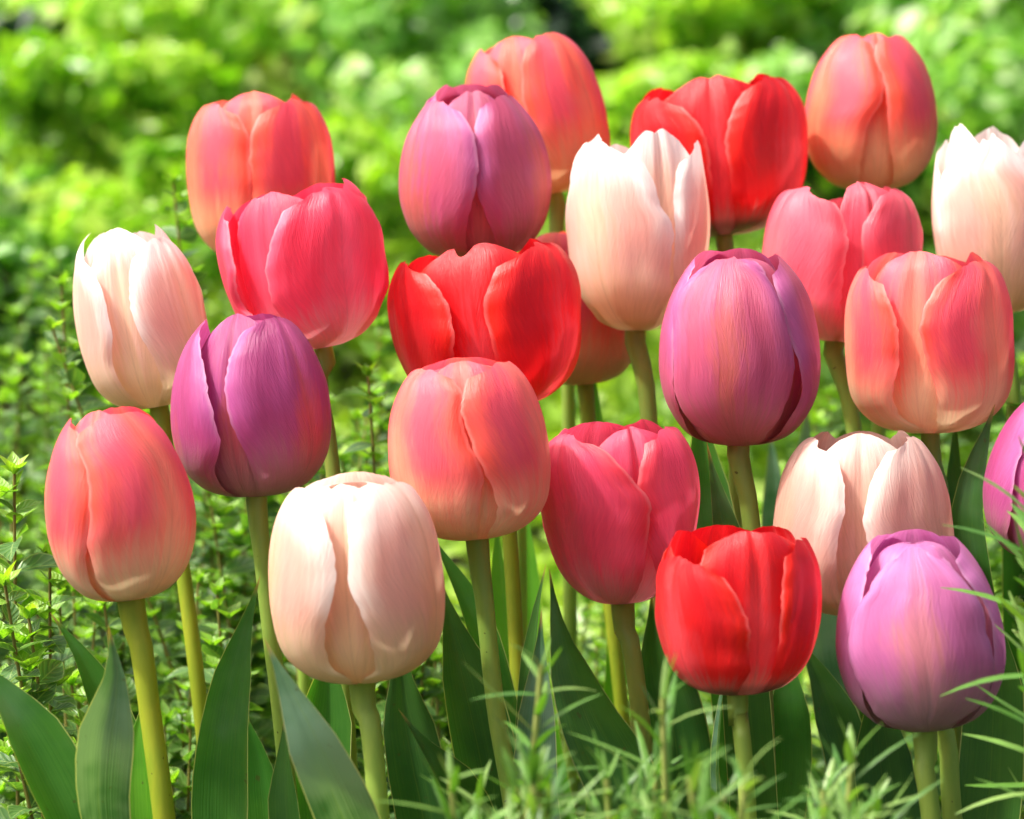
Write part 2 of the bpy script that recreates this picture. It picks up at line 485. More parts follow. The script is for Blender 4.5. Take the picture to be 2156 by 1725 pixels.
WR = np.array([0.10, 0.62, 0.92, 1.0, 0.80, 0.42, 0.03])
def add_leaf(buf, p, dirv, nrm, L, W, curl, fold, var):
    """small oval leaf: 7 rows, 5 columns, cupped along the midrib and curling down to the tip"""
    d = np.asarray(dirv, float); d /= np.linalg.norm(d)
    n = np.asarray(nrm, float); n = n - d * np.dot(n, d); n /= np.linalg.norm(n) + 1e-9
    s = np.cross(d, n)
    V, uv = [], []
    for j in range(7):
        t = j / 6
        c = p + d * (L * t) - n * (curl * L * t * t)
        for u in (-1, -0.5, 0, 0.5, 1):
            V.append(c + s * (u * W * 0.5 * WR[j]) + n * (fold * W * u * u * WR[j]))
            uv.append(((u + 1) / 2, t))
    buf.grid(V, 5, 7, uv, var)

M_oreg = small_leaf_mat("oregano_leaf", [(0.0, srgb('#3a5a38')), (0.45, srgb('#54803a')), (0.8, srgb('#7aa832')), (1.0, srgb('#a2c840'))], tf=0.42, rough=0.40, spec=0.5, tmul=(1.3, 1.5, 0.35, 1), veins=True)

def sprig(px, py, d, label, seed, hvis=0.2, leafL=0.018, lean=0.03, group="oregano sprigs among the tulips", bright=0.0, step=0.0105):
    rg = np.random.default_rng(seed)
    tip = np.array(at(px, py, d))
    base = np.array([tip[0] + rg.normal() * lean, tip[1] + rg.normal() * lean * 0.6, 0.0])
    mid = (tip + base) / 2 + np.array([rg.normal() * 0.012, rg.normal() * 0.012, 0])
    root = empty("oregano_sprig", base)
    tag(root, label, "herb sprig", group)
    path = catmull([base, mid, tip], 26)
    V, F = tube(path, np.linspace(0.0012, 0.0006, 26), 7)
    mesh_obj("stem", V, F, M_herbstem, root, base)
    seg = np.linalg.norm(np.diff(path, axis=0), axis=1); cum = np.concatenate([[0], np.cumsum(seg)])
    tot = cum[-1]
    buf = Buf()
    s = 0.0; k = 0
    az = rg.uniform(0, math.pi)
    for m in range(5):
        a2 = az + m * 1.256; el = rad(rg.uniform(35, 75))
        add_leaf(buf, path[-1] - np.array([0, 0, 0.001]), (math.cos(a2) * math.cos(el), math.sin(a2) * math.cos(el), math.sin(el)), (0, 0, 1), leafL * rg.uniform(0.4, 0.65), leafL * 0.3, 0.15, 0.15, min(1, rg.uniform(0.7, 1.0) + bright))
    while s < min(tot - 0.02, hvis):
        g = tot - s
        i = min(np.searchsorted(cum, g), len(path) - 1)
        f = (g - cum[i - 1]) / (cum[i] - cum[i - 1] + 1e-9)
        p = path[i - 1] * (1 - f) + path[i] * f
        tg = path[i] - path[i - 1]; tg /= np.linalg.norm(tg)
        grow = min(1.0, 0.35 + s / 0.05)
        a0 = az + k * math.pi / 2 + rg.normal() * 0.2
        el = rad(62) * (1 - grow) + rad(18) * grow
        for sgn in (0, math.pi):
            a1 = a0 + sgn
            el1 = el + rg.normal() * 0.22
            dv = np.array([math.cos(a1) * math.cos(el1), math.sin(a1) * math.cos(el1), math.sin(el1)])
            L = leafL * grow * rg.uniform(0.8, 1.2)
            nn = np.array([0, 0, 1.0]) + rg.normal(size=3) * 0.4
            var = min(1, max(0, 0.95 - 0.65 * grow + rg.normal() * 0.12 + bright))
            add_leaf(buf, p, dv, nn, L, L * 0.62, rg.uniform(0.0, 0.35), rg.uniform(0.05, 0.22), var)
        # short side shoot with tiny leaves
        if k > 1 and rg.uniform() < 0.8:
            a1 = a0 + math.pi * (rg.uniform() < 0.5)
            q = p + np.array([math.cos(a1) * 0.005, math.sin(a1) * 0.005, 0.006])
            for m in range(4):
                a2 = a1 + m * math.pi / 2
                dv = np.array([math.cos(a2), math.sin(a2), 0.9])
                add_leaf(buf, q, dv, (0, 0, 1), leafL * 0.6, leafL * 0.38, 0.1, 0.1, min(1, 0.8 + bright))
        s += step * (0.45 + 0.75 * grow) * rg.uniform(0.85, 1.2); k += 1
    # leaves need a tiny petiole so that they touch the stem: they start on its axis
    buf.build("leaves", M_oreg, root, base)
    return root

NEAR = [
    (30, 995, 1.08, "thin oregano sprig tip at the left edge, level with the top coral tulip's middle"),
    (105, 1180, 1.10, "oregano sprig with an upright stem just left of the lower coral tulip"),
    (10, 1230, 1.05, "oregano sprig with grey veined leaves cut by the left picture edge"),
    (60, 1300, 1.07, "leafy oregano sprig below the left edge sprig, beside the coral tulip's stem"),
    (190, 1540, 1.08, "short oregano sprig with a pale tip in front of the tulip leaf at lower left"),
    (15, 1480, 1.03, "low oregano sprig with wide grey leaves above the broad tulip leaf at far left"),
    (365, 385, 1.34, "tall blurred oregano sprig beside the upper left coral tulip"),
    (130, 600, 1.30, "blurred bright oregano sprig left of the white and peach tulip"),
    (110, 690, 1.26, "bright oregano sprig low beside the white and peach tulip's left flank"),
    (775, 790, 1.22, "oregano sprig standing between the hot pink and the centre coral tulips"),
    (150, 1440, 1.14, "oregano sprig behind the twisted tulip leaf at lower left"),
]
for i, (x, y, d, lb) in enumerate(NEAR):
    sprig(x, y, d, lb, 100 + i, hvis=0.2, leafL=0.018 if d < 1.15 else 0.015)

rs = random.Random(5)
n_s = 0
def scatter(x0, x1, y0, y1, d0, d1, n, label, group, bright=0.0):
    for _ in range(n):
        global n_s
        n_s += 1
        f = rs.uniform(0, 1) ** 0.6
        d = d1 + (d0 - d1) * min(1, max(0, f * 0.85 + rs.uniform(-0.1, 0.25)))
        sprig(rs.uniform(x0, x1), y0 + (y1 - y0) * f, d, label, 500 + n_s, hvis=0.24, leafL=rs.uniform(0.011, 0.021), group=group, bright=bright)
scatter(-60, 470, 500, 1250, 1.18, 2.0, 56, "small leaved oregano sprig in the green herb patch behind the left tulips", "oregano sprigs behind the left tulips")
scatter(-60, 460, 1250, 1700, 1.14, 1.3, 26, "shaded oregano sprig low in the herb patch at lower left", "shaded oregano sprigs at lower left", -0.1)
scatter(430, 820, 600, 1100, 1.25, 1.55, 34, "oregano sprig in the herb patch between the purple and red tulips", "oregano sprigs behind the purple and red tulips")
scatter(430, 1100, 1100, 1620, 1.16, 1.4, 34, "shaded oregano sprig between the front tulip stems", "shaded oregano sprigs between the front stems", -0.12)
scatter(1080, 1700, 820, 1500, 1.3, 1.6, 26, "blurred oregano sprig behind the crimson and purple tulips", "oregano sprigs behind the crimson tulip")
scatter(1650, 2260, 600, 1500, 1.3, 1.65, 26, "blurred oregano sprig behind the right hand tulips", "oregano sprigs behind the right hand tulips")
scatter(2150, 2230, 620, 820, 1.16, 1.22, 3, "curly grey green oregano sprig at the right picture edge above the purple tulip", "oregano sprigs at the right edge")

# ------------------------------------------------------------------ tulips
M_leaf = leaf_mat("tulip_leaf", srgb('#326a20'), srgb('#4a822c'), srgb('#a8b468'), seed=1.0)
M_leafblue = leaf_mat("tulip_leaf_glaucous", srgb('#35613a'), srgb('#4b7a4a'), srgb('#b4bc84'), tf=0.34, seed=2.0, glauc=srgb('#7c9a86'))
M_leafdark = leaf_mat("tulip_leaf_dark", srgb('#2c5a20'), srgb('#427028'), srgb('#93a05c'), tf=0.36, seed=3.0)
M_leaflime = leaf_mat("tulip_leaf_lit", srgb('#4a8a1e'), srgb('#66a328'), srgb('#b4c860'), tf=0.5, seed=4.0)
def stem_mat(name, c, c2):
    m, t = new_mat(name); b = NB(t)
    tc = t.nodes.new("ShaderNodeTexCoord")
    mp = t.nodes.new("ShaderNodeMapping"); mp.inputs['Scale'].default_value = (260, 260, 12)
    t.links.new(tc.outputs['Object'], mp.inputs[0])
    n = b.noise(mp.outputs[0], 1.0, 3.0, 0.6)
    n2 = b.noise(tc.outputs['Object'], 22.0, 3.0, 0.6)
    col = b.mix(b.smooth(b.math('ADD', b.math('MULTIPLY', n, 0.4), b.math('MULTIPLY', n2, 0.6)), 0.35, 0.65), c, c2)
    sp = b.noise(tc.outputs['Object'], 420.0, 1.0, 0.5)
    col = b.mix(b.smooth(sp, 0.76, 0.79, 0.0, 0.7), col, srgb('#3c3212'))
    finish(b, col, b.mix(1.0, col, (1.3, 1.3, 0.4, 1), 'MULTIPLY'), 0.30, 0.42, 0.4, b.bump(n, 0.2, 0.0005))
    return m
M_stem = stem_mat("tulip_stem", srgb('#86aa48'), srgb('#a2ba52'))
M_stemlime = stem_mat("tulip_stem_lime", srgb('#86a028'), srgb('#a4ae30'))
M_stembrown = stem_mat("tulip_stem_brown", srgb('#84a044'), srgb('#9ca44a'))

PROF = {
 'egg':    [(0, 0), (.16, -.012), (.36, -.008), (.66, .05), (.90, .19), (1.0, .38), (.98, .56), (.88, .74), (.70, .90), (.50, 1.0), (.30, 1.035), (.10, 1.04)],
 'barrel': [(0, 0), (.16, -.012), (.36, -.008), (.67, .05), (.89, .17), (.98, .33), (1.0, .45), (.975, .62), (.89, .79), (.76, .92), (.60, 1.0), (.36, 1.04), (.10, 1.045)],
 'box':    [(0, 0), (.16, -.012), (.36, -.008), (.68, .05), (.91, .19), (.99, .40), (1.0, .60), (.96, .78), (.86, .92), (.70, 1.0), (.50, 1.05)],
 'cup':    [(0, 0), (.14, -.010), (.30, -.006), (.60, .05), (.84, .19), (.96, .40), (1.0, .62), (.985, .80), (.92, .92), (.82, 1.0), (.66, 1.06)],
 'taper':  [(0, 0), (.14, -.010), (.30, -.006), (.56, .06), (.79, .20), (.94, .42), (1.0, .62), (.97, .79), (.87, .92), (.72, 1.0), (.52, 1.06)],
 'dome':   [(0, 0), (.16, -.012), (.36, -.008), (.66, .05), (.90, .19), (1.0, .38), (.98, .56), (.89, .72), (.74, .86), (.57, .97), (.40, 1.035), (.22, 1.06), (.08, 1.065)],
 'vase':   [(0, 0), (.14, -.010), (.30, -.006), (.60, .06), (.85, .22), (.97, .42), (1.0, .58), (.96, .76), (.90, .92), (.84, 1.02), (.76, 1.10)],
}
def profile_fn(key):
    pts = catmull(PROF[key] if isinstance(key, str) else key, 160)
    seg = np.linalg.norm(np.diff(pts, axis=0), axis=1)
    cum = np.concatenate([[0], np.cumsum(seg)])
    # s = 1 at the row where z first reaches 1.0
    i1 = int(np.argmax(pts[:, 1] >= 0.999))
    L1 = cum[i1]
    def f(s):
        q = s * L1
        if q >= cum[-1]:
            t = pts[-1] - pts[-2]; t = t / np.linalg.norm(t)
            return pts[-1] + t * (q - cum[-1])
        i = max(1, int(np.searchsorted(cum, q)))
        g = (q - cum[i - 1]) / (cum[i] - cum[i - 1] + 1e-9)
        return pts[i - 1] * (1 - g) + pts[i] * g
    return f

def petal_mesh(pf, phi, R, H, frame, org, wmax, smax, off, o, edges):
    """one petal: half angle 'wmax' (degrees) round 'phi', reaching profile length 'smax';
    'edges' may give measured margins as (profile length, azimuth) tables for either side"""
    NU, NV = 31, 48
    seed = o['seed']
    w0, wt, vm = o.get('w0', 20), o.get('wt', 0.42), o.get('vm', 0.46)
    k, p = o.get('k', 0.13), o.get('p', 2.3)
    notch, apex, nu_ = o.get('notch', 0.0), o.get('apex', 0.0), o.get('nu', 0.0)
    tw, ruf, edge = o.get('tw', 0.04), o.get('ruf', 0.04), o.get('edge', 0.012)
    groove, bul, flare = o.get('groove', 0.03), o.get('bul', 0.03), o.get('flare', 0.0)
    hood = o.get('hood', 0.06 if o.get('outer') else 0.03)
    zs = o.get('zs', 1.0)
    vm = min(0.72, vm + (0.14 if o.get('outer') else 0.04))
    X, T, A = frame
    ztop = pf(smax)[1]
    tabs, ks = {}, {}
    lift = {q: (o.get('lift', 1) if o.get('outer') else 0) for q in edges}
    for sgn in (-1, 1):
        e_ = edges.get(sgn)
        ks[sgn] = k
        if e_:
            ss = np.array([q[0] for q in e_]); aa = np.array([q[1] for q in e_])
            ss = np.maximum.accumulate(ss + np.arange(len(ss)) * 1e-5)
            gx = np.linspace(0, 1.4, 281); ga = np.interp(gx, ss, aa)
            ker = np.exp(-(np.arange(-9, 10) / 3.2) ** 2); ker /= ker.sum()
            ga = np.convolve(np.pad(ga, 9, 'edge'), ker, 'valid')
            tabs[sgn] = (gx, ga)
            ks[sgn] = min(0.4, max(0.075, 1 - ss[-1] / smax))
    V, uv = [], []
    for j in range(NV):
        v = 1 - (1 - j / (NV - 1)) ** 1.35
        for i in range(NU):
            u = -1 + 2 * i / (NU - 1)
            au = abs(u)
            sgn = 1 if u > 0 else -1
            n1 = nz(v * 3.2 + seed, sgn * 4.1, seed * 1.7)
            n2 = nz(v * 9.0 + seed * 2.1, sgn * 2.3, seed)
            n3 = nz(v * 46.0 + seed * 3.3, sgn * 7.7, seed)
            sp = smax * v * (1 - ks[sgn] * au ** p * v ** 3)
            sp += (apex * math.exp(-(u / 0.16) ** 2) - notch * math.exp(-((u - nu_) / 0.2) ** 2)) * v ** 8
            sp += 0.018 * nz(u * 3 + seed, v * 2, seed) * v ** 6 + 0.006 * nz(u * 14, 3.0, seed) * v ** 10
            sp = max(0.0, sp)
            ve = min(1.0, sp / smax)
            if ve < vm:
                wv = w0 + (wmax - w0) * (0.45 * smoothstep(ve, 0, vm) + 0.55 * math.sin(math.pi / 2 * ve / vm))
            else:
                q = (ve - vm) / (1 - vm)
                wv = wmax * (wt + (1 - wt) * max(0.0, 1 - q ** 3.4) ** 0.55)
            jag = au ** 2 * (0.05 * n1 + 0.03 * n2) + au ** 6 * 0.034 * n3 * min(1, v * 2)
            aR = np.interp(sp, *tabs[1]) if 1 in tabs else phi + wv * (1 + (jag if sgn > 0 else 0))
            aL = np.interp(sp, *tabs[-1]) if -1 in tabs else phi - wv * (1 + (jag if sgn < 0 else 0))
            if sgn in tabs:
                jj = (0.02 * n2 * au ** 2 + 0.030 * n3 * au ** 6 * min(1, v * 2)) * 55 * (1 - 0.8 * smoothstep(v, 0.8, 1.0))
                if sgn > 0: aR += jj
                else: aL -= jj
            ang = rad(aL + (aR - aL) * (u + 1) / 2)
            r, z = pf(sp)
            m = smoothstep(v, 0.06, 0.32)
            top = smoothstep(ve, 0.62, 1.0)
            hd = smoothstep(ve, 0.76, 1.02)
            fac = 1 + m * (off + tw * u + bul * (1 - u * u) * math.sin(math.pi * min(1, v)) - edge * au ** 4 * (0.4 + 1.3 * top)
                           + ruf * au ** 2.5 * (n2 * 1.2 + n1 * 0.9)
                           + 0.011 * au ** 5 * nz(v * 26 + seed, sgn * 3.0, seed) * smoothstep(v, 0.3, 0.6)
                           - groove * math.exp(-(u / 0.09) ** 2) * smoothstep(v, 0.25, 0.95)
                           + 0.010 * math.exp(-((au - 0.2) / 0.1) ** 2) * smoothstep(v, 0.4, 0.9)
                           + 0.034 * nz(u * 1.8 + seed, v * 2.6, seed * 0.7) + 0.019 * nz(u * 4.5, v * 5.0, seed)
                           + 0.006 * nz(u * 11 + seed, v * 2.5, seed) * (0.4 + v)
                           + (0.045 * smoothstep(au, 0.45, 0.88) - 0.050 * smoothstep(au, 0.88, 1.0)) * lift.get(sgn, 0) * smoothstep(v, 0.2, 0.4)
                           - hood * hd * hd + flare * v ** 5)
            fac += (1 - m) * off * 0.35
            rr = r * R * fac
            V.append(org + X * (rr * math.sin(ang)) + T * (rr * math.cos(ang)) + A * (z * H * (1 - (1 - zs) * smoothstep(z, 0.3, 0.95))))
            uv.append(((u + 1) / 2, min(1.0, max(0.0, z / ztop))))
    return V, grid_faces(NU, NV), uv

def smoothstep(x, a, b):
    t = min(1, max(0, (x - a) / (b - a)))
    return t * t * (3 - 2 * t)

def blade(pts, depth, widths, twist, fold, base, n=40, seed=0.0, cup=0.12):
    """lanceolate leaf; pts are picture points from tip down, 'base' the world point at the stem foot"""
    W = []
    for i, q in enumerate(pts):
        dd = depth[i] if hasattr(depth, '__len__') else depth
        W.append(np.array(at(q[0], q[1], dd)))
    W.append(np.array(base))
    wid = list(widths) + [0.012]
    tws = list(twist) if hasattr(twist, '__len__') else [twist] * len(pts)
    tws = tws + [tws[-1]]
    Q = catmull([np.concatenate([w_, [a_, b_]]) for w_, a_, b_ in zip(W, wid, tws)], n, 3)
    P, wv, tv = Q[:, :3], Q[:, 3], Q[:, 4]
    NU = 13
    V, uv = [], []
    camp = np.array(CAM)
    for j in range(n):
        t = P[max(j - 1, 0)] - P[min(j + 1, n - 1)]
        t /= np.linalg.norm(t)
        tc = camp - P[j]; tc = tc - t * np.dot(tc, t); tc /= np.linalg.norm(tc)
        s = np.cross(t, tc)
        an = rad(tv[j])
        S = s * math.cos(an) + tc * math.sin(an)
        N = np.cross(S, t)
        q = j / (n - 1)
        ww = max(0.0, wv[j]) * min(1.0, (q / 0.10) ** 0.75 if q > 0 else 0.02)
        for i in range(NU):
            u = -1 + 2 * i / (NU - 1)
            e_ = abs(u) ** 3 * (0.22 * nz(q * 5 + seed, u, seed) + 0.05 * nz(q * 16, u, seed))
            V.append(P[j] + S * (u * ww * 0.5 * (1 + 0.05 * nz(q * 5, u * 0.7, seed))) + N * (fold * abs(u) ** 1.2 * ww * 0.5 + cup * u * u * ww * 0.5 + e_ * ww + 0.03 * ww * nz(u * 2, q * 6, seed)))
            uv.append(((u + 1) / 2, q))
    return V, grid_faces(NU, n), uv

PAL = {}
def pal(name, **kw): PAL[name] = kw
pal('coral',  body=srgb('#f4746c'), side=srgb('#ea5670'), mid=srgb('#f0c090'), base=srgb('#f0deb0'), edge=srgb('#fc5438'), vb=(0.06, 0.46), md=0.42)
pal('coralwarm', body=srgb('#f66c58'), side=srgb('#ea566e'), mid=srgb('#eaa874'), base=srgb('#eccb94'), edge=srgb('#fc5234'), vb=(0.06, 0.52), md=0.45)
pal('peach',  body=srgb('#f0c6ae'), side=srgb('#ecb0a2'), mid=srgb('#f0c496'), base=srgb('#ecd8a8'), edge=srgb('#faf0e8'), ed=0.9, vb=(0.06, 0.46), tipw=0.6, md=0.6, sd_=0.8)
pal('peachwhite', body=srgb('#f4d0be'), side=srgb('#eeb4a6'), mid=srgb('#f2cda2'), base=srgb('#ecd8a8'), edge=srgb('#fbf5ef'), ed=1.0, vb=(0.06, 0.44), tipw=0.8, md=0.55, sd_=0.7)
pal('peachshade', body=srgb('#e2b8a8'), side=srgb('#dca294'), mid=srgb('#e0b292'), base=srgb('#d4bc98'), edge=srgb('#eed8cc'), ed=0.95, vb=(0.05, 0.42), tipw=0.6, md=0.6, sd_=0.8)  # shade of the coral tulip above is put into this petal colour
pal('purple', body=srgb('#ca5e84'), side=srgb('#c85474'), mid=srgb('#d46c60'), base=srgb('#b4746c'), edge=srgb('#c468a4'), vb=(0.03, 0.38), tipw=0.2, md=0.9)
pal('purpledeep', body=srgb('#b44c86'), side=srgb('#ae427a'), mid=srgb('#d8645c'), base=srgb('#b48484'), edge=srgb('#ba5a9e'), vb=(0.04, 0.42), md=0.75)
pal('lilac',  body=srgb('#cc74ac'), side=srgb('#c86aa2'), mid=srgb('#de8c90'), base=srgb('#b8949c'), edge=srgb('#d284be'), vb=(0.04, 0.46), tipw=0.35, md=0.8)
pal('red',    body=srgb('#e81c22'), side=srgb('#c80e1c'), mid=srgb('#f0505a'), base=srgb('#d84450'), edge=srgb('#ff2c14'), vb=(0.0, 0.12))
pal('redfoot', body=srgb('#e81e22'), side=srgb('#ca101e'), mid=srgb('#ee4e58'), base=srgb('#cc8478'), edge=srgb('#ff2c16'), vb=(0.04, 0.24), smudge=srgb('#4a4438'))
pal('hotpink', body=srgb('#f2506e'), side=srgb('#f03a5a'), mid=srgb('#f46a84'), base=srgb('#f0b4b4'), edge=srgb('#f66684'), vb=(0.02, 0.36))
pal('crimson', body=srgb('#ee5a78'), side=srgb('#e84c70'), mid=srgb('#dc6078'), base=srgb('#e0a0a4'), edge=srgb('#e0343e'), tf=0.36, vb=(0.02, 0.34))
pal('rose',   body=srgb('#ea6476'), side=srgb('#e8586e'), mid=srgb('#e47c84'), base=srgb('#d8a890'), edge=srgb('#ea5464'), tf=0.36, vb=(0.03, 0.36))

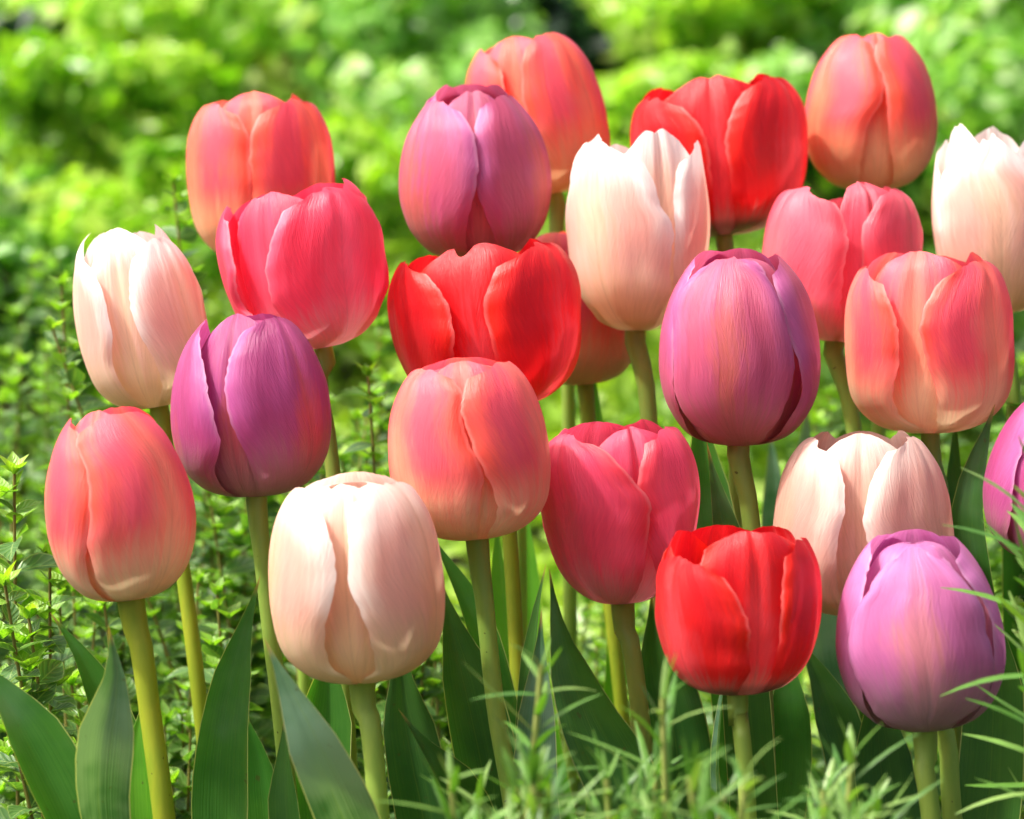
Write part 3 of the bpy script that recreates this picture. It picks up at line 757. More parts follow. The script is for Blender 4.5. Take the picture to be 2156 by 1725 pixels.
# margins and tips of the petals that face the viewer, measured as points on each flower's own surface
MARGINS = {'coral_centre': {'if': {'tip': (965, 762)},
                  'ol': {'er': [(1007, 1112), (1010, 1083), (1017, 1040), (1024, 1000), (1007, 952), (984, 905), (974, 860), (978, 812), (955, 788)], 'off': -0.01, 'tip': (880, 770), 'tw': 0.0},
                  'or': {'el': [(1030, 1112), (1046, 1085), (1048, 1060), (1038, 1027), (1020, 979), (991, 921), (973, 860), (979, 812), (990, 780)], 'off': 0.015, 'tip': (1025, 764), 'tw': -0.05}},
 'coral_left': {'if': {'tip': (178, 868)},
                'ol': {'er': [(218, 1245), (200, 1215), (197, 1180), (205, 1125), (217, 1050), (212, 975), (183, 915), (172, 888)], 'tip': (150, 874), 'tw': -0.01},
                'or': {'el': [(240, 1240), (216, 1190), (207, 1140), (214, 1100), (215, 1050), (209, 975), (181, 920), (186, 888)], 'off': 0.01, 'tip': (245, 864), 'tw': -0.05}},
 'coral_right': {'if': {'groove': 0.05, 'tip': (1935, 531)},
                 'ol': {'er': [(1925, 900), (1885, 880), (1864, 835), (1873, 770), (1873, 709), (1859, 651), (1840, 601), (1832, 577)], 'off': 0.02, 'tip': (1812, 567)},
                 'or': {'el': [(1958, 900), (1952, 870), (1949, 831), (1931, 781), (1913, 730), (1909, 694), (1916, 655), (1942, 612), (1978, 577)], 'off': 0.02, 'tip': (2040, 555), 'tw': -0.02}},
 'coral_top': {'if': {'tip': (1075, 88)}, 'or': {'el': [(1150, 390), (1120, 300), (1098, 220), (1097, 160), (1108, 115)], 'off': 0.02, 'tip': (1150, 82), 'tw': -0.03}},
 'coral_top_right': {'ol': {'er': [(1800, 390), (1801, 320), (1815, 262), (1840, 225), (1842, 190), (1832, 140), (1822, 97)], 'tip': (1770, 76)},
                     'or': {'el': [(1870, 390), (1855, 320), (1848, 259), (1848, 212), (1837, 162), (1824, 115), (1830, 92)], 'off': 0.02, 'tip': (1866, 72), 'tw': -0.05}},
 'coral_upper_left': {'if': {'tip': (530, 203)},
                      'ol': {'er': [(545, 540), (543, 420), (541, 340), (540, 300), (520, 264), (498, 238)], 'tip': (445, 228)},
                      'or': {'el': [(548, 540), (543, 420), (541, 340), (543, 296), (556, 264), (580, 230)], 'tip': (622, 221), 'tw': -0.02}},
 'crimson': {'if': {'groove': 0.1, 'tip': (1290, 905)},
             'il': {'s': 0.99},
             'ob': {'s': 1.0},
             'ol': {'er': [(1322, 1258), (1337, 1236), (1348, 1179), (1356, 1114), (1363, 1055), (1347, 1029), (1316, 993), (1273, 943), (1228, 922)], 'off': 0.02, 'tip': (1190, 910), 'tw': 0.05},
             'or': {'el': [(1385, 1240), (1372, 1180), (1358, 1125), (1345, 1060), (1332, 1004), (1341, 957), (1352, 914)], 'tip': (1405, 888), 'tw': 0.0}},
 'hot_pink': {'if': {'groove': 0.06, 'notch': 0.03, 'nu': -0.2, 'tip': (545, 412)},
              'ol': {'er': [(625, 715), (560, 680), (522, 650), (514, 610), (515, 570), (500, 520), (488, 460)], 'tip': (475, 435)},
              'or': {'el': [(655, 720), (615, 690), (585, 640), (574, 580), (580, 540), (592, 500), (608, 453), (634, 430)], 'off': 0.02, 'tip': (684, 408), 'tw': -0.02}},
 'lilac_front': {'of': {'el': [(1880, 1520), (1832, 1496), (1796, 1428), (1780, 1349), (1782, 1300), (1792, 1262), (1808, 1245), (1826, 1205), (1860, 1170)],
                        'er': [(2000, 1510), (2050, 1475), (2066, 1428), (2069, 1363), (2056, 1306), (2028, 1241), (1992, 1190), (1954, 1163)],
                        'groove': 0.01,
                        'off': 0.03,
                        'ruf': 0.08,
                        'tip': (1915, 1147),
                        'tw': 0.0},
                 'or': {'el': [(2040, 1490), (2070, 1440), (2078, 1370), (2070, 1310), (2046, 1250), (2010, 1205), (1987, 1165)], 'off': 0.01, 'tip': (1988, 1126), 'tw': -0.03}},
 'lilac_top': {'if': {'tip': (986, 203), 'hood': 0.0}, 'ol': {'er': [(985, 530), (985, 490), (995, 450), (1010, 385), (1008, 342), (999, 295), (985, 266), (962, 235)], 'off': 0.02, 'tip': (905, 220), 'tw': 0.05},
               'or': {'el': [(1050, 530), (1030, 475), (1010, 428), (1003, 385), (1000, 330), (1000, 280), (1014, 243)], 'tip': (1062, 210), 'tw': 0.0}},
 'peach_edge': {'il': {'tip': (2010, 268)},
                'ir': {'tip': (2150, 272)},
                'of': {'lift': 0.3, 'groove': 0.0, 'el': [(2060, 650), (1990, 580), (1966, 480), (1966, 410), (1974, 367), (2025, 328)],
                       'er': [(2150, 650), (2210, 560), (2222, 450), (2200, 400), (2154, 363), (2111, 325)],
                       'off': 0.03,
                       'tip': (2075, 303),
                       'tw': 0.0}},
 'peach_front': {'if': {'tip': (722, 1020)},
                 'il': {'s': 1.05},
                 'ob': {'s': 1.05},
                 'ol': {'er': [(745, 1415), (710, 1395), (697, 1345), (699, 1305), (711, 1259), (722, 1194), (718, 1135), (702, 1075), (684, 1042)], 'off': 0.02, 'tip': (630, 1013)},
                 'or': {'el': [(770, 1418), (798, 1405), (798, 1365), (783, 1306), (762, 1252), (741, 1205), (745, 1158), (743, 1078), (752, 1035)], 'off': 0.02, 'tip': (805, 1010), 'tw': -0.02}},
 'peach_left': {'if': {'tip': (268, 484)},
                'ol': {'er': [(300, 845), (274, 812), (256, 765), (259, 700), (248, 651), (238, 597), (216, 554), (190, 522)], 'hood': 0.02, 'off': 0.02, 'tip': (174, 500)},
                'or': {'el': [(345, 845), (356, 815), (350, 775), (334, 741), (310, 698), (295, 651), (291, 597), (295, 557), (308, 530)], 'off': 0.02, 'tip': (340, 506), 'tw': -0.02}},
 'peach_right': {'if': {'tip': (1800, 908)},
                 'ol': {'er': [(1770, 1280), (1745, 1220), (1742, 1150), (1746, 1105), (1758, 1076), (1760, 1040), (1758, 997), (1747, 961), (1722, 937)], 'off': 0.02, 'tip': (1695, 918)},
                 'or': {'el': [(1830, 1280), (1830, 1220), (1808, 1150), (1790, 1085), (1801, 1047), (1812, 1004), (1826, 979), (1844, 950), (1872, 929)], 'off': 0.02, 'tip': (1915, 916), 'tw': -0.02}},
 'peach_upper': {'if': {'groove': 0.06, 'tip': (1370, 286)},
                 'ol': {'er': [(1370, 688), (1395, 640), (1406, 560), (1407, 495), (1402, 455), (1384, 440), (1370, 385), (1345, 331), (1305, 308)], 'hood': 0.04, 'off': 0.02, 'tip': (1278, 290), 'tw': 0.03},
                 'or': {'el': [(1400, 690), (1415, 640), (1418, 560), (1418, 457), (1417, 403), (1424, 356), (1440, 310)], 'hood': 0.0, 'tip': (1468, 287)}},
 'purple_left': {'if': {'groove': 0.08, 'tip': (480, 664)},
                 'ol': {'bul': 0.05, 'er': [(482, 1028), (468, 990), (474, 965), (487, 932), (478, 900), (464, 835), (448, 748), (443, 690)], 'off': 0.03, 'tip': (418, 664), 'tw': 0.03},
                 'or': {'bul': 0.05, 'el': [(549, 1028), (546, 999), (529, 949), (505, 905), (490, 850), (485, 815), (493, 759), (516, 709), (545, 682)], 'tip': (585, 670)}},
 'purple_right': {'of': {'edge': 0.02,
                         'el': [(1500, 925), (1432, 870), (1410, 820), (1408, 770), (1409, 720), (1412, 670), (1425, 625), (1448, 584), (1474, 562)],
                         'er': [(1610, 905), (1648, 853), (1659, 805), (1662, 769), (1653, 721), (1639, 671), (1622, 613), (1600, 583), (1572, 565)],
                         'groove': 0.0,
                         'off': 0.03,
                         'tip': (1520, 549),
                         'tw': 0.0},
                  'or': {'el': [(1650, 880), (1672, 845), (1679, 810), (1668, 763), (1650, 716), (1632, 655), (1614, 597), (1612, 572)], 'off': 0.03, 'tip': (1640, 530), 'tw': -0.03}},
 'red_centre': {'if': {'groove': 0.0, 'notch': 0.07, 'nu': -0.12, 'tip': (985, 519)},
                'ol': {'er': [(1030, 850), (985, 820), (963, 770), (962, 702), (949, 651), (924, 612), (893, 583), (873, 567)], 'tip': (835, 556)},
                'or': {'el': [(1075, 855), (1058, 800), (1046, 759), (1035, 716), (1021, 687), (1022, 645), (1035, 601), (1052, 565), (1082, 541)], 'off': 0.02, 'tip': (1133, 519), 'tw': -0.02}},
 'red_front': {'if': {'dphi': 6, 'groove': 0.05, 'notch': 0.03, 'nu': 0.15, 'tip': (1585, 1106)},
               'il': {'s': 0.97},
               'ol': {'er': [(1545, 1450), (1566, 1410), (1566, 1360), (1564, 1312), (1553, 1276), (1535, 1240), (1512, 1208), (1490, 1180)], 'tip': (1425, 1166), 'tw': 0.03},
               'or': {'el': [(1600, 1450), (1620, 1400), (1632, 1330), (1638, 1270), (1640, 1222), (1645, 1172), (1653, 1142)], 'tip': (1690, 1130)}},
 'red_upper': {'if': {'tip': (1500, 172)},
               'ol': {'er': [(1500, 485), (1490, 420), (1480, 340), (1463, 281), (1416, 236)], 'tip': (1350, 218)},
               'or': {'el': [(1540, 485), (1535, 457), (1524, 385), (1510, 324), (1515, 285), (1535, 237), (1562, 203)], 'off': 0.02, 'tip': (1640, 172), 'tw': -0.02}},
 'rose': {'if': {'el': [(1738, 620), (1741, 500), (1748, 440), (1768, 398)], 'dphi': 14, 'groove': 0.06, 'tip': (1795, 386)},
          'ol': {'er': [(1760, 705), (1748, 650), (1753, 590), (1762, 530), (1761, 490), (1750, 455), (1731, 425)], 'off': 0.03, 'tip': (1685, 404), 'tw': 0.04},
          'or': {'el': [(1800, 705), (1800, 640), (1796, 560), (1795, 489), (1823, 443), (1850, 412)], 'tip': (1905, 402)}}}

TULIPS = {}
CLOSED = ('coral_left', 'lilac_front', 'coral_centre', 'purple_right', 'coral_top_right', 'peach_front', 'purple_left', 'coral_hidden', 'purple_edge')
def tulip(key, label, d, base, top, R, prof, palette, phi, mode='seam', wo=58, wi=50, stem=(), stem_r=0.0036, lean=7, mat_stem=None,
          fs=None, rs_=None, com=None, per=None, foot=None, stem_depth=None):
    """base/top: picture points of the flower's foot and crown centre; R: half width in picture units.
    phi: azimuth of the seam (mode 'seam') or of the facing outer petal (mode 'face')."""
    seed = 3.7 * (len(TULIPS) + 1)
    B = at(base[0], base[1], d); T_ = at(top[0], top[1], d)
    img = (T_ - B); Hh = img.length; img.normalize()
    tocam = -FWD
    ln = rad(lean)
    A = (img * math.cos(ln) + tocam * math.sin(ln)).normalized()
    X = (RIGHT - A * RIGHT.dot(A)).normalized()
    T = X.cross(A)
    A, X, T = np.array(A), np.array(X), np.array(T)
    Rm = 0.972 * R * SC * d
    if foot is None:
        lastp = stem[-1] if stem else (base[0] + 10, base[1] + 100)
        wl = at(lastp[0], lastp[1], d)
        slope = (lastp[0] - base[0]) / max(60.0, lastp[1] - base[1]) * 0.6
        ground = Vector((wl.x + slope * wl.z, wl.y, 0.0))
    else:
        ground = Vector((at(foot, 1000, d).x, B.y, 0.0))
    root = empty("tulip", ground)
    tag(root, label, "tulip", "tulips in the flower bed")
    # stem
    sd_ = stem_depth if stem_depth else d
    pts = [np.array(B) + A * 0.006, np.array(B) - A * 0.012]
    for q in stem:
        pts.append(np.array(at(q[0], q[1], sd_)))
    pts.append(np.array(ground) + np.array([0, 0, -0.01]))
    path = catmull(pts, 44)
    rr = np.linspace(stem_r * 0.80, stem_r * 1.0, 44)
    rr[:5] *= np.array([1.35, 1.28, 1.16, 1.07, 1.03])
    rr *= np.array([1 + 0.035 * nz(q * 0.35, seed, 0.0) for q in range(44)])
    V, F = tube(path, rr, 14)
    mesh_obj("stem", V, F, mat_stem or M_stem, root, ground)
    # flower
    fl = empty("flower", Vector(B) - ground, root)
    pd = dict(PAL[palette])
    mat = petal_mat("petal_" + palette + "_%d" % len(TULIPS), seed=seed, **pd)
    pf = profile_fn(prof)
    com = dict(com or {}); per = per or {}
    gs = np.linspace(0.02, 1.38, 300); gp = np.array([pf(q) for q in gs])
    gz = np.maximum.accumulate(gp[:, 1] + np.arange(300) * 1e-7)
    ax2 = np.array([top[0] - base[0], top[1] - base[1]], float); ln2 = np.linalg.norm(ax2); ax2 /= ln2
    rt2 = np.array([-ax2[1], ax2[0]])
    if rt2[0] < 0: rt2 = -rt2
    def locate(q, tip=False):
        """where on the flower's surface of revolution a margin point lies: (profile length, azimuth)"""
        v2 = np.array([q[0] - base[0], q[1] - base[1]], float)
        al, ac = v2 @ ax2, v2 @ rt2
        r_, an = 0.9, 0.0
        for _ in range(6):
            z_ = (al + r_ * R * math.cos(an) * math.sin(ln)) / (ln2 * math.cos(ln))
            s_ = float(np.interp(z_, gz, gs))
            r_ = float(np.interp(s_, gs, gp[:, 0]))
            an = math.asin(max(-0.97, min(0.97, ac / (r_ * R))))
        return s_, math.degrees(an)
    if mode == 'seam':
        outer = [phi - 60, phi + 60, phi + 180]; inner = [phi, phi + 120, phi - 120]
        on = ['ol', 'or', 'ob']; inn = ['if', 'ir', 'il']
    else:
        outer = [phi, phi + 120, phi - 120]; inner = [phi + 60, phi - 60, phi + 180]
        on = ['of', 'or', 'ol']; inn = ['ir', 'il', 'ib']
    n = 0
    for nm, ph in list(zip(inn, inner)) + list(zip(on, outer)):
        n += 1
        o = dict(com); o['seed'] = seed + n * 1.37
        o.update(per.get(nm, {}))
        o.update(MARGINS.get(key, {}).get(nm, {}))
        is_in = nm[0] == 'i'
        o['outer'] = not is_in
        rj = random.Random(int(seed * 100) + n)
        wm = o.get('w', wi if is_in else wo) * rj.uniform(0.98, 1.02)
        sm = o.get('s', (rs_ if rs_ else 1.0) if is_in else (fs if fs else 0.97)) * rj.uniform(0.985, 1.015)
        if key in CLOSED and nm in ('ol', 'or'): wm = 70  # outer petals widened to keep sun patches out of the bloom
        if key in CLOSED and 'tip' not in o and nm not in ('if', 'of'):
            sm = (1.035 if is_in else 1.0) * rj.uniform(0.985, 1.015); wm = 60; o['wt'] = 0.72; o['hood'] = 0.02; o['k'] = 0.09
            if nm in ('ol', 'or'): wm = 72
            if nm in ('il', 'ir'):
                sm = 1.17; wm = 112; o['wt'] = 1.0; o['zs'] = 0.93; o['off'] = -0.2; o['hood'] = 0.0  # inner petals spread into an unseen lid, shaped to block the sun
        off = o.get('off', -0.15 if is_in else 0.0)
        ph2 = ph + o.get('dphi', 0.0)
        ed_ = {}
        if 'el' in o: ed_[-1] = [locate(q) for q in o['el']]
        if 'er' in o: ed_[1] = [locate(q) for q in o['er']]
        if 'tip' in o:
            st_ = locate(o['tip'], True)[0]
            cap = (1.02 if is_in else 0.975) + o.get('up', 0.0)
            if st_ > cap:
                for side in ed_:
                    ed_[side] = [(q0 - (st_ - cap) * smoothstep(q0 / st_, 0.45, 1.0), q1) for q0, q1 in ed_[side]]
                st_ = cap
            sm = st_
        V, F, uv = petal_mesh(pf, ph2, Rm, Hh, (X, T, A), np.array(B), wm, sm, off, o, ed_)
        mesh_obj("petal", V, F, mat, fl, B, uv=uv)
    TULIPS[key] = (root, ground, d)
    return root

def leaf(key, pts, widths, depth, twist=0, fold=0.24, mat=None, cup=0.22, foot=None, label=None):
    root, ground, d = TULIPS[key]
    base = ground + Vector((0, 0, 0.02)) if foot is None else Vector((at(foot, 1000, d).x, ground.y, 0.0))
    dd = [d + x for x in depth] if hasattr(depth, '__len__') else d + depth
    dm = dd[0] if hasattr(dd, '__len__') else dd
    V, F, uv = blade(pts, dd, [x * 0.93 * SC * dm for x in widths], twist, fold, base, seed=hash_f(pts), cup=cup)
    o = mesh_obj("leaf", V, F, mat or M_leaf, root, ground, uv=uv)
    if label: o['label'] = label
    return o
def hash_f(p): return (p[0][0] * 0.137 + p[0][1] * 0.071) % 50

# --- the flowers, front to back
tulip('peach_front', "large pale peach tulip with a narrow slit, frontmost peach bloom left of centre", 1.00,
      (763, 1424), (738, 1005), 186, 'barrel', 'peach', -4, wo=59, lean=6, stem=[(774, 1500), (800, 1740)],
      com=dict(vm=0.5, wt=0.5, ruf=0.05), per={'ob': dict(s=1.02), 'il': dict(s=1.04), 'ir': dict(s=1.0)}, stem_r=0.0046)
tulip('coral_left', "egg shaped coral tulip, lowest bloom at the left edge beside the oregano", 1.02,
      (276, 1255), (228, 865), 157, 'egg', 'coral', -12, wo=64, lean=3, stem=[(290, 1330), (320, 1530), (348, 1740)], stem_r=0.0048, mat_stem=M_stemlime,
      com=dict(vm=0.52, wt=0.6, k=0.11), per={'ol': dict(tw=-0.03), 'or': dict(tw=-0.03)})
tulip('lilac_front', "light lilac pink tulip with ridged left petal, low at the right", 1.00,
      (1945, 1528), (1920, 1128), 171, 'egg', 'lilac', -6, mode='face', wo=60, wi=60, lean=3, stem=[(1945, 1600), (1962, 1740)], stem_r=0.0042, fs=0.97, rs_=1.0,
      com=dict(vm=0.46, wt=0.58, k=0.11), per={'of': dict(ruf=0.07, w=57), 'or': dict(s=1.03, off=0.03, w=58, tw=-0.03)})
tulip('red_front', "short open red tulip with a dark smudge at its foot, low in front", 1.00,
      (1553, 1455), (1545, 1112), 178, 'cup', 'redfoot', 8, wo=50, wi=56, lean=3, stem=[(1555, 1500), (1568, 1610)], stem_r=0.0036, mat_stem=M_stem,
      com=dict(vm=0.5, wt=0.6, k=0.11), per={'ol': dict(s=0.89, w=54, ruf=0.06), 'or': dict(s=1.0, w=50), 'if': dict(s=1.03, notch=0.02, dphi=5), 'il': dict(s=1.0), 'ob': dict(s=0.97), 'ir': dict(s=0.99)})
tulip('coral_centre', "coral tulip with cream foot, in front of the wide red tulip at the centre", 1.035,
      (1004, 1127), (970, 761), 172, 'barrel', 'coral', 2, wo=63, lean=4, stem=[(1018, 1250), (1045, 1500), (1085, 1740)], stem_r=0.0041,
      com=dict(vm=0.52, wt=0.6, k=0.11), per={'ol': dict(off=-0.03, skew=-0.4), 'or': dict(skew=-1.2, off=0.02)}, mat_stem=M_stem)
tulip('purple_left', "purple tulip with a dark open slit, above the large pale peach tulip", 1.06,
      (540, 1038), (520, 664), 164, 'egg', 'purpledeep', -14, wo=51, lean=3, stem=[(550, 1150), (568, 1320), (595, 1540)], stem_r=0.0039,
      com=dict(vm=0.44, wt=0.55, ruf=0.045), per={'ol': dict(tw=0.03, off=0.02)})
tulip('crimson', "deep crimson pink tulip with large folded left petal, standing above the low red tulip", 1.07,
      (1312, 1262), (1291, 892), 174, 'taper', 'crimson', 18, wo=58, wi=54, lean=5, stem=[(1320, 1330), (1350, 1520)], stem_r=0.0042, mat_stem=M_stembrown,
      com=dict(vm=0.42, wt=0.42, ruf=0.05), per={'ol': dict(s=0.97, w=64), 'or': dict(s=1.03, w=50), 'ob': dict(s=1.02), 'il': dict(s=1.01), 'if': dict(s=0.97)})
tulip('peach_right', "shaded peach tulip with pale torn petal edges, behind the light lilac tulip at right", 1.075,
      (1820, 1288), (1810, 909), 190, 'barrel', 'peachshade', -8, wo=53, lean=4, stem=[(1880, 1400), (1985, 1530), (2008, 1740)], stem_depth=1.035, stem_r=0.0042,
      com=dict(vm=0.48, wt=0.42, ruf=0.06), per={'il': dict(s=0.98), 'if': dict(s=1.02)})
tulip('purple_edge', "purple tulip cut by the right picture edge behind the needle leaved sprig", 1.06,
      (2205, 1180), (2250, 838), 150, 'egg', 'purpledeep', 0, mode='face', wo=60, lean=3, stem=[(2215, 1300), (2230, 1500)])
tulip('purple_right', "mauve tulip with one broad front petal and violet sides, right of centre", 1.085,
      (1556, 930), (1550, 532), 167, 'egg', 'purple', -12, mode='face', wo=64, wi=60, lean=4, stem=[(1566, 1010), (1592, 1200), (1608, 1450), (1614, 1600)], stem_r=0.0041, mat_stem=M_stembrown,
      com=dict(vm=0.46, wt=0.6, k=0.11), per={'of': dict(s=0.97, w=57, off=0.0, edge=0.03), 'or': dict(s=1.01, off=0.035, w=60, tw=-0.04, ruf=0.05), 'ol': dict(off=0.0, tw=0.0)})
tulip('red_centre', "wide open bright red tulip in the middle, behind the centre coral tulip", 1.125,
      (1050, 858), (1004, 522), 206, 'cup', 'red', -6, wo=52, wi=54, lean=2, stem=[(1062, 980), (1078, 1200), (1098, 1600)], mat_stem=M_stemlime,
      com=dict(vm=0.5, wt=0.5), per={'if': dict(notch=0.035, s=1.05), 'or': dict(s=1.02, w=54), 'ol': dict(s=0.97, w=54)})
tulip('hot_pink', "hot pink cup shaped tulip with creased petals, leaning over the purple tulip at left", 1.12,
      (678, 728), (620, 406), 180, 'cup', 'hotpink', -24, wo=47, wi=52, lean=4, stem=[(674, 790), (692, 920), (712, 1100), (720, 1300)], mat_stem=M_stembrown,
      com=dict(vm=0.5, wt=0.5, ruf=0.05), per={'if': dict(s=0.98, notch=0.02), 'or': dict(s=0.98), 'ir': dict(s=1.04), 'il': dict(s=1.03), 'ob': dict(s=1.05)})
tulip('peach_left', "white and pale peach tulip with ragged upright petals, highest peach bloom at the left", 1.13,
      (333, 851), (264, 485), 139, 'barrel', 'peachwhite', -10, wo=52, lean=3, stem=[(345, 920), (385, 1200), (428, 1540)], stem_r=0.0037, mat_stem=M_stemlime,
      com=dict(vm=0.48, wt=0.40, ruf=0.05), per={'ol': dict(s=1.0, apex=0.05), 'if': dict(s=1.03)})
tulip('coral_right', "broad coral tulip with three front petals, right of the mauve tulip", 1.12,
      (1960, 905), (1950, 534), 177, 'box', 'coral', -20, wo=50, wi=54, lean=3, stem=[(1975, 1000), (1995, 1200), (2010, 1500)],
      com=dict(vm=0.5, wt=0.5), per={'if': dict(s=1.04), 'or': dict(s=0.98, w=54), 'ol': dict(s=0.96)}, mat_stem=M_stembrown)
tulip('peach_upper', "white topped peach tulip with narrow right petal, overlapping the upper red one", 1.17,
      (1340, 691), (1342, 288), 152, 'vase', 'peachwhite', 22, wo=57, lean=3, stem=[(1352, 770), (1368, 900), (1380, 1100)], stem_r=0.0042, mat_stem=M_stembrown,
      com=dict(vm=0.5, wt=0.62, ruf=0.05, k=0.10), per={'ol': dict(s=0.96, w=62, apex=0.02), 'or': dict(s=0.99, w=50, apex=-0.01), 'if': dict(s=0.97), 'ob': dict(s=0.97), 'il': dict(s=0.96), 'ir': dict(s=0.97)})
tulip('lilac_top', "mauve lilac egg shaped tulip in front of the tallest central coral tulip", 1.185,
      (1008, 540), (990, 190), 160, 'dome', 'purple', 4, wo=64, lean=4, stem=[(1050, 640), (1080, 800)], foot=1090,
      com=dict(vm=0.5, wt=0.6, k=0.11), per={'ol': dict(s=0.91, off=0.02), 'or': dict(s=0.94), 'if': dict(s=0.98), 'ob': dict(s=1.06, hood=-0.05, w=64, wt=0.8), 'il': dict(s=1.04, hood=-0.02, w=62, wt=0.8), 'ir': dict(s=1.04, hood=-0.02, w=62, wt=0.8)})
tulip('rose', "rose pink tulip with a deep cleft, just above the broad coral tulip at right", 1.17,
      (1760, 714), (1780, 389), 168, 'box', 'rose', -10, wo=54, wi=52, lean=3, stem=[(1772, 790), (1800, 920), (1815, 1100)], stem_r=0.0040,
      com=dict(vm=0.44, wt=0.40, ruf=0.05), per={'ol': dict(s=0.98, w=56), 'il': dict(s=0.86), 'ob': dict(s=0.9), 'if': dict(s=1.0, dphi=18), 'or': dict(s=0.99)})
tulip('peach_edge', "tall white and peach tulip cut by the right picture edge", 1.2,
      (2110, 654), (2092, 274), 140, 'vase', 'peachwhite', -4, mode='face', wo=58, wi=54, lean=3, stem=[(2125, 760), (2140, 1000)],
      com=dict(vm=0.44, wt=0.42, k=0.12), per={'of': dict(s=0.95, apex=0.02, wt=0.25, k=0.14), 'il': dict(s=1.03), 'ir': dict(s=1.02), 'or': dict(s=0.97), 'ol': dict(s=0.97)})
tulip('coral_hidden', "coral tulip almost hidden behind the wide red and the white topped peach tulips", 1.225,
      (1232, 804), (1205, 488), 128, 'barrel', 'coralwarm', 20, wo=60, lean=3, stem=[(1240, 900), (1275, 1200), (1310, 1500)], mat_stem=M_stemlime)
tulip('red_upper', "open bright red tulip at the upper right, between coral and peach tulips", 1.24,
      (1524, 492), (1498, 170), 191, 'cup', 'redfoot', -5, wo=52, wi=52, lean=1, stem=[(1530, 560), (1545, 700)], foot=1560, mat_stem=M_stembrown,
      com=dict(vm=0.5, wt=0.5), per={'ol': dict(s=0.97), 'or': dict(s=1.02, w=55), 'ir': dict(s=1.05), 'il': dict(s=0.98), 'if': dict(s=1.02, notch=0.02)})
tulip('coral_upper_left', "coral tulip with blunt top in the back row, behind the hot pink one", 1.225,
      (560, 545), (540, 205), 156, 'box', 'coralwarm', 0, wo=63, lean=2, stem=[(590, 700), (620, 900)], foot=640,
      com=dict(vm=0.5, wt=0.42), per={'if': dict(s=1.05), 'ol': dict(s=0.97), 'or': dict(s=0.99)})
tulip('coral_top', "coral tulip in the back row at top centre, half behind the mauve lilac tulip", 1.26,
      (1165, 404), (1092, 85), 150, 'barrel', 'coralwarm', -15, wo=54, wi=54, lean=3, stem=[(1172, 480), (1190, 640)], foot=1210,
      com=dict(vm=0.5, wt=0.5), per={'or': dict(s=1.0, w=58), 'if': dict(s=1.0)})
tulip('coral_top_right', "tall egg shaped coral tulip with tightly closed petals, topmost at the right", 1.26,
      (1832, 396), (1830, 75), 139, 'egg', 'coralwarm', 6, wo=66, lean=2, stem=[(1838, 480), (1850, 640)], foot=1860,
      com=dict(vm=0.5, wt=0.5), per={'or': dict(off=0.03, tw=-0.02)})

# --- their leaves (tip first)
leaf('coral_left', [(-70, 1370), (20, 1480), (110, 1640), (170, 1780)], [30, 110, 150, 140], -0.02, twist=-20, mat=M_leaf)
leaf('coral_left', [(228, 1315), (243, 1420), (218, 1560), (212, 1700), (240, 1850)], [20, 78, 132, 122, 110], [-0.05, -0.045, -0.04, -0.03, -0.02], twist=[30, 10, -12, -25, -30], mat=M_leafblue, fold=0.2)
leaf('peach_left', [(105, 1290), (165, 1375), (225, 1500), (270, 1640), (310, 1800)], [16, 62, 95, 110, 100], -0.06, twist=-25, mat=M_leaf)
leaf('coral_left', [(300, 1480), (285, 1600), (290, 1760)], [30, 90, 110], 0.03, twist=25, mat=M_leaflime)
leaf('purple_left', [(548, 1212), (505, 1370), (475, 1520), (462, 1690), (470, 1850)], [20, 75, 108, 128, 110], -0.02, twist=[30, 20, 8, 0, 0], mat=M_leaf, fold=-0.1)
leaf('purple_left', [(512, 1490), (545, 1600), (560, 1740)], [20, 85, 100], 0.01, twist=20, mat=M_leaf)
leaf('peach_front', [(556, 1343), (606, 1450), (660, 1570), (720, 1700), (770, 1850)], [14, 78, 116, 140, 130], [-0.05, -0.05, -0.05, -0.04, -0.02], twist=[15, 8, 0, -5, -5], mat=M_leafblue, fold=0.12)
leaf('peach_front', [(600, 1500), (600, 1600), (610, 1760)], [20, 60, 80], 0.02, twist=30, mat=M_leafdark)
leaf('hot_pink', [(690, 1330), (690, 1480), (680, 1640), (690, 1800)], [40, 115, 130, 120], -0.03, twist=10, mat=M_leaf)
leaf('peach_front', [(845, 1330), (845, 1450), (870, 1600), (900, 1760)], [30, 95, 130, 140], 0.04, twist=-8, mat=M_leafdark)
leaf('coral_centre', [(838, 1492), (890, 1570), (950, 1660), (1000, 1780)], [10, 60, 110, 120], [-0.03, -0.03, -0.02, 0.0], twist=[-40, -35, -30, -25], mat=M_leafdark, fold=0.45)
leaf('coral_centre', [(925, 1215), (955, 1340), (990, 1480), (1020, 1620), (1040, 1780)], [30, 90, 140, 150, 130], 0.03, twist=-15, mat=M_leafdark, fold=0.25)
leaf('red_centre', [(903, 1122), (945, 1190), (1000, 1300), (1040, 1450), (1075, 1650)], [14, 50, 68, 80, 80], -0.02, twist=-20, mat=M_leaf)
leaf('red_centre', [(1045, 1080), (1052, 1200), (1070, 1350), (1085, 1550)], [20, 50, 60, 70], 0.03, twist=30, mat=M_leaflime)
leaf('coral_hidden', [(1105, 1050), (1112, 1180), (1118, 1320), (1140, 1500)], [30, 55, 60, 70], 0.0, twist=10, mat=M_leaflime)
leaf('crimson', [(1156, 1193), (1180, 1330), (1235, 1500), (1300, 1640), (1350, 1780)], [16, 66, 130, 170, 160], -0.04, twist=[40, 25, 5, -10, -15], mat=M_leafdark, fold=0.2)
leaf('crimson', [(1140, 1283), (1136, 1400), (1128, 1560), (1130, 1740)], [12, 58, 92, 110], -0.055, twist=[20, 10, 0, 0], mat=M_leafblue)
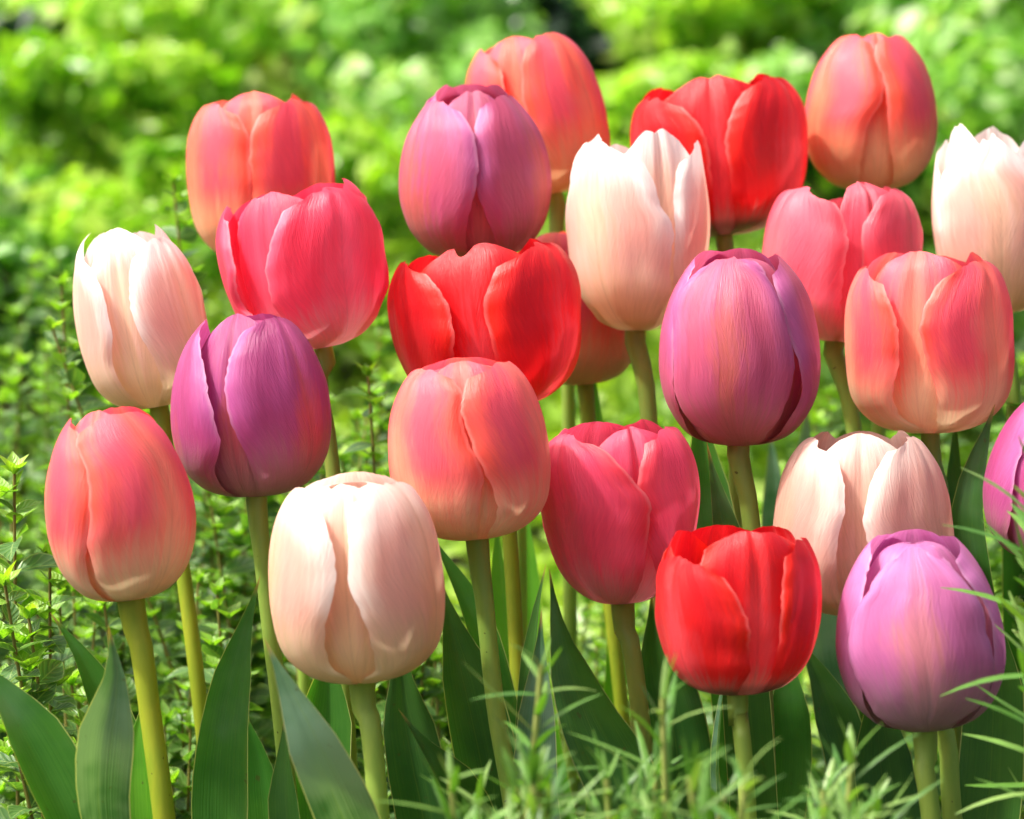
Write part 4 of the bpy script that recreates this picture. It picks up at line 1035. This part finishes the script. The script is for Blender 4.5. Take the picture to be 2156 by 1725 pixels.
leaf('crimson', [(1150, 1185), (1130, 1290), (1118, 1420), (1120, 1600)], [14, 34, 50, 60], 0.01, twist=50, mat=M_leafdark)
leaf('crimson', [(1372, 1245), (1385, 1380), (1420, 1520), (1440, 1700)], [40, 110, 140, 150], 0.04, twist=-5, mat=M_leafdark)
leaf('red_front', [(1532, 1380), (1518, 1500), (1512, 1640), (1530, 1800)], [30, 44, 44, 46], 0.03, twist=70, mat=M_leafblue)
leaf('purple_right', [(1650, 1330), (1662, 1450), (1672, 1600), (1655, 1760)], [40, 88, 95, 90], 0.035, twist=15, mat=M_leaf)
leaf('purple_right', [(1680, 1340), (1730, 1440), (1775, 1570), (1800, 1740)], [40, 88, 110, 120], 0.02, twist=-20, mat=M_leafdark)
leaf('lilac_front', [(1840, 1400), (1850, 1520), (1862, 1640), (1890, 1800)], [50, 118, 140, 140], 0.035, twist=-6, mat=M_leafdark)
leaf('lilac_front', [(2090, 1250), (2095, 1380), (2095, 1520), (2085, 1700), (2060, 1850)], [60, 120, 140, 150, 140], 0.07, twist=10, mat=M_leafdark)
leaf('purple_right', [(1488, 930), (1500, 1000), (1525, 1120), (1550, 1300), (1570, 1500)], [10, 44, 76, 100, 110], -0.01, twist=[-20, -20, -15, -10, -5], mat=M_leafdark, fold=0.5)
leaf('purple_right', [(1462, 800), (1480, 950), (1500, 1100), (1540, 1350)], [30, 80, 110, 120], 0.05, twist=0, mat=M_leaf)
leaf('coral_right', [(2096, 848), (2068, 940), (2040, 1060), (2050, 1200), (2070, 1380)], [12, 62, 70, 80, 90], -0.02, twist=[30, 20, 15, 10, 0], mat=M_leafdark, fold=0.1)
leaf('coral_right', [(2012, 870), (2012, 1000), (2020, 1200), (2030, 1450)], [30, 50, 70, 90], 0.03, twist=20, mat=M_leafdark)
leaf('rose', [(1700, 850), (1690, 980), (1700, 1150), (1730, 1350)], [30, 70, 90, 100], 0.12, twist=-20, mat=M_leafblue)
leaf('peach_upper', [(1620, 900), (1632, 1000), (1640, 1150), (1600, 1400)], [30, 60, 80, 90], 0.16, twist=20, mat=M_leafblue)
leaf('red_upper', [(1700, 930), (1660, 1060), (1650, 1250), (1640, 1450)], [30, 70, 90, 100], 0.12, twist=-10, mat=M_leaflime)
leaf('lilac_top', [(1250, 760), (1262, 900), (1290, 1100), (1310, 1350)], [20, 40, 50, 60], 0.05, twist=30, mat=M_leaflime)
leaf('peach_edge', [(2120, 820), (2135, 950), (2150, 1150)], [30, 60, 80], 0.0, twist=20, mat=M_leaf)

# ------------------------------------------------------------------ needle leaved sprigs in front
M_ros = small_leaf_mat("needle_leaf", [(0.0, srgb('#3c6a2c')), (0.5, srgb('#5c8a34')), (1.0, srgb('#88a65c'))], tf=0.35, rough=0.4, spec=0.5, tmul=(1.3, 1.4, 0.4, 1))
M_rosstem = plain_mat("needle_sprig_stem", srgb('#8a9a48'), 0.6, 150, tf=0.15, c2=srgb('#a0a85c'))
def needle_sprig(px, py, d, label, seed, hvis=0.11, L0=0.026, side=None, foot=None, dens=0.0050, W0=0.0023):
    rg = np.random.default_rng(seed)
    tip = np.array(at(px, py, d))
    base = np.array([tip[0] + rg.normal() * 0.02 if foot is None else foot, tip[1] + rg.normal() * 0.015, 0.0])
    mid = (tip + base) / 2 + rg.normal(size=3) * 0.012
    root = empty("lavender_sprig", base)
    tag(root, label, "herb sprig", "needle leaved sprigs in front of the tulips")
    path = catmull([base, mid, tip], 30)
    V, F = tube(path, np.linspace(0.0020, 0.0010, 30), 8)
    mesh_obj("stem", V, F, M_rosstem, root, base)
    seg = np.linalg.norm(np.diff(path, axis=0), axis=1); cum = np.concatenate([[0], np.cumsum(seg)]); tot = cum[-1]
    buf = Buf(); s = 0.0; k = 0
    while s < min(hvis, tot - 0.02):
        g = tot - s
        i = min(max(1, np.searchsorted(cum, g)), len(path) - 1)
        f = (g - cum[i - 1]) / (cum[i] - cum[i - 1] + 1e-9)
        p = path[i - 1] * (1 - f) + path[i] * f
        grow = min(1.0, 0.45 + s / 0.03)
        for m in range(2):
            a1 = k * 1.57 + m * math.pi + rg.normal() * 0.35
            el = rad(78) * (1 - grow) + rad(42) * grow + rg.normal() * 0.38
            dv = np.array([math.cos(a1) * math.cos(el), math.sin(a1) * math.cos(el), math.sin(el)])
            n = np.array([0, 0, 1.0]); n = n - dv * np.dot(n, dv); n /= np.linalg.norm(n) + 1e-9
            sv = np.cross(dv, n)
            L = L0 * grow * rg.uniform(0.75, 1.3); W = W0 * rg.uniform(0.8, 1.25); cu = rg.uniform(0.0, 0.45)
            VV, uv = [], []
            for j in range(6):
                t = j / 5
                c = p + dv * L * t - n * cu * L * t * t
                wj = W * (0.55, 0.9, 1.0, 0.95, 0.7, 0.15)[j]
                for u in (-1, 0, 1):
                    VV.append(c + sv * u * wj * 0.5 - n * abs(u) * wj * 0.22); uv.append(((u + 1) / 2, t))
            buf.grid(VV, 3, 6, uv, float(np.clip(rg.uniform(0.1, 0.9) , 0, 1)))
        s += dens * rg.uniform(0.8, 1.3) * (0.6 + 0.6 * grow); k += 1
    buf.build("leaves", M_ros, root, base)

needle_sprig(1395, 1470, 0.86, "tallest needle leaved sprig below the low red tulip's left side", 900, hvis=0.10)
needle_sprig(1140, 1400, 0.87, "needle leaved sprig with an arching leaf in front of the centre coral tulip's stem", 901, hvis=0.10)
needle_sprig(950, 1640, 0.84, "needle leaved sprig at the left end of the front herb clump", 902)
needle_sprig(1795, 1590, 0.86, "needle leaved sprig in front of the leaf left of the lilac tulip's stem", 903)
for i, (x, y) in enumerate([(2185, 1080), (2190, 1230), (2180, 1000)]):
    needle_sprig(x, y, 0.91 + 0.01 * i, ["green needle leaved sprig reaching in over the lilac tulip's right side", "lower needle leaved sprig at the right picture edge",
                 "topmost needle leaved sprig at the right edge in front of the purple tulip"][i], 910 + i, hvis=0.2, L0=0.029, dens=0.0080, W0=0.0042)
rs = random.Random(8)
for i in range(26):
    x = rs.uniform(900, 1850)
    edge_ = 1 - abs((x - 1380) / 480) ** 2
    y = rs.uniform(1610, 1770) + 60 * (1 - edge_)
    needle_sprig(x, y, rs.uniform(0.79, 0.90), "soft needle leaved sprig in the low herb clump along the front edge", 930 + i, hvis=0.07)
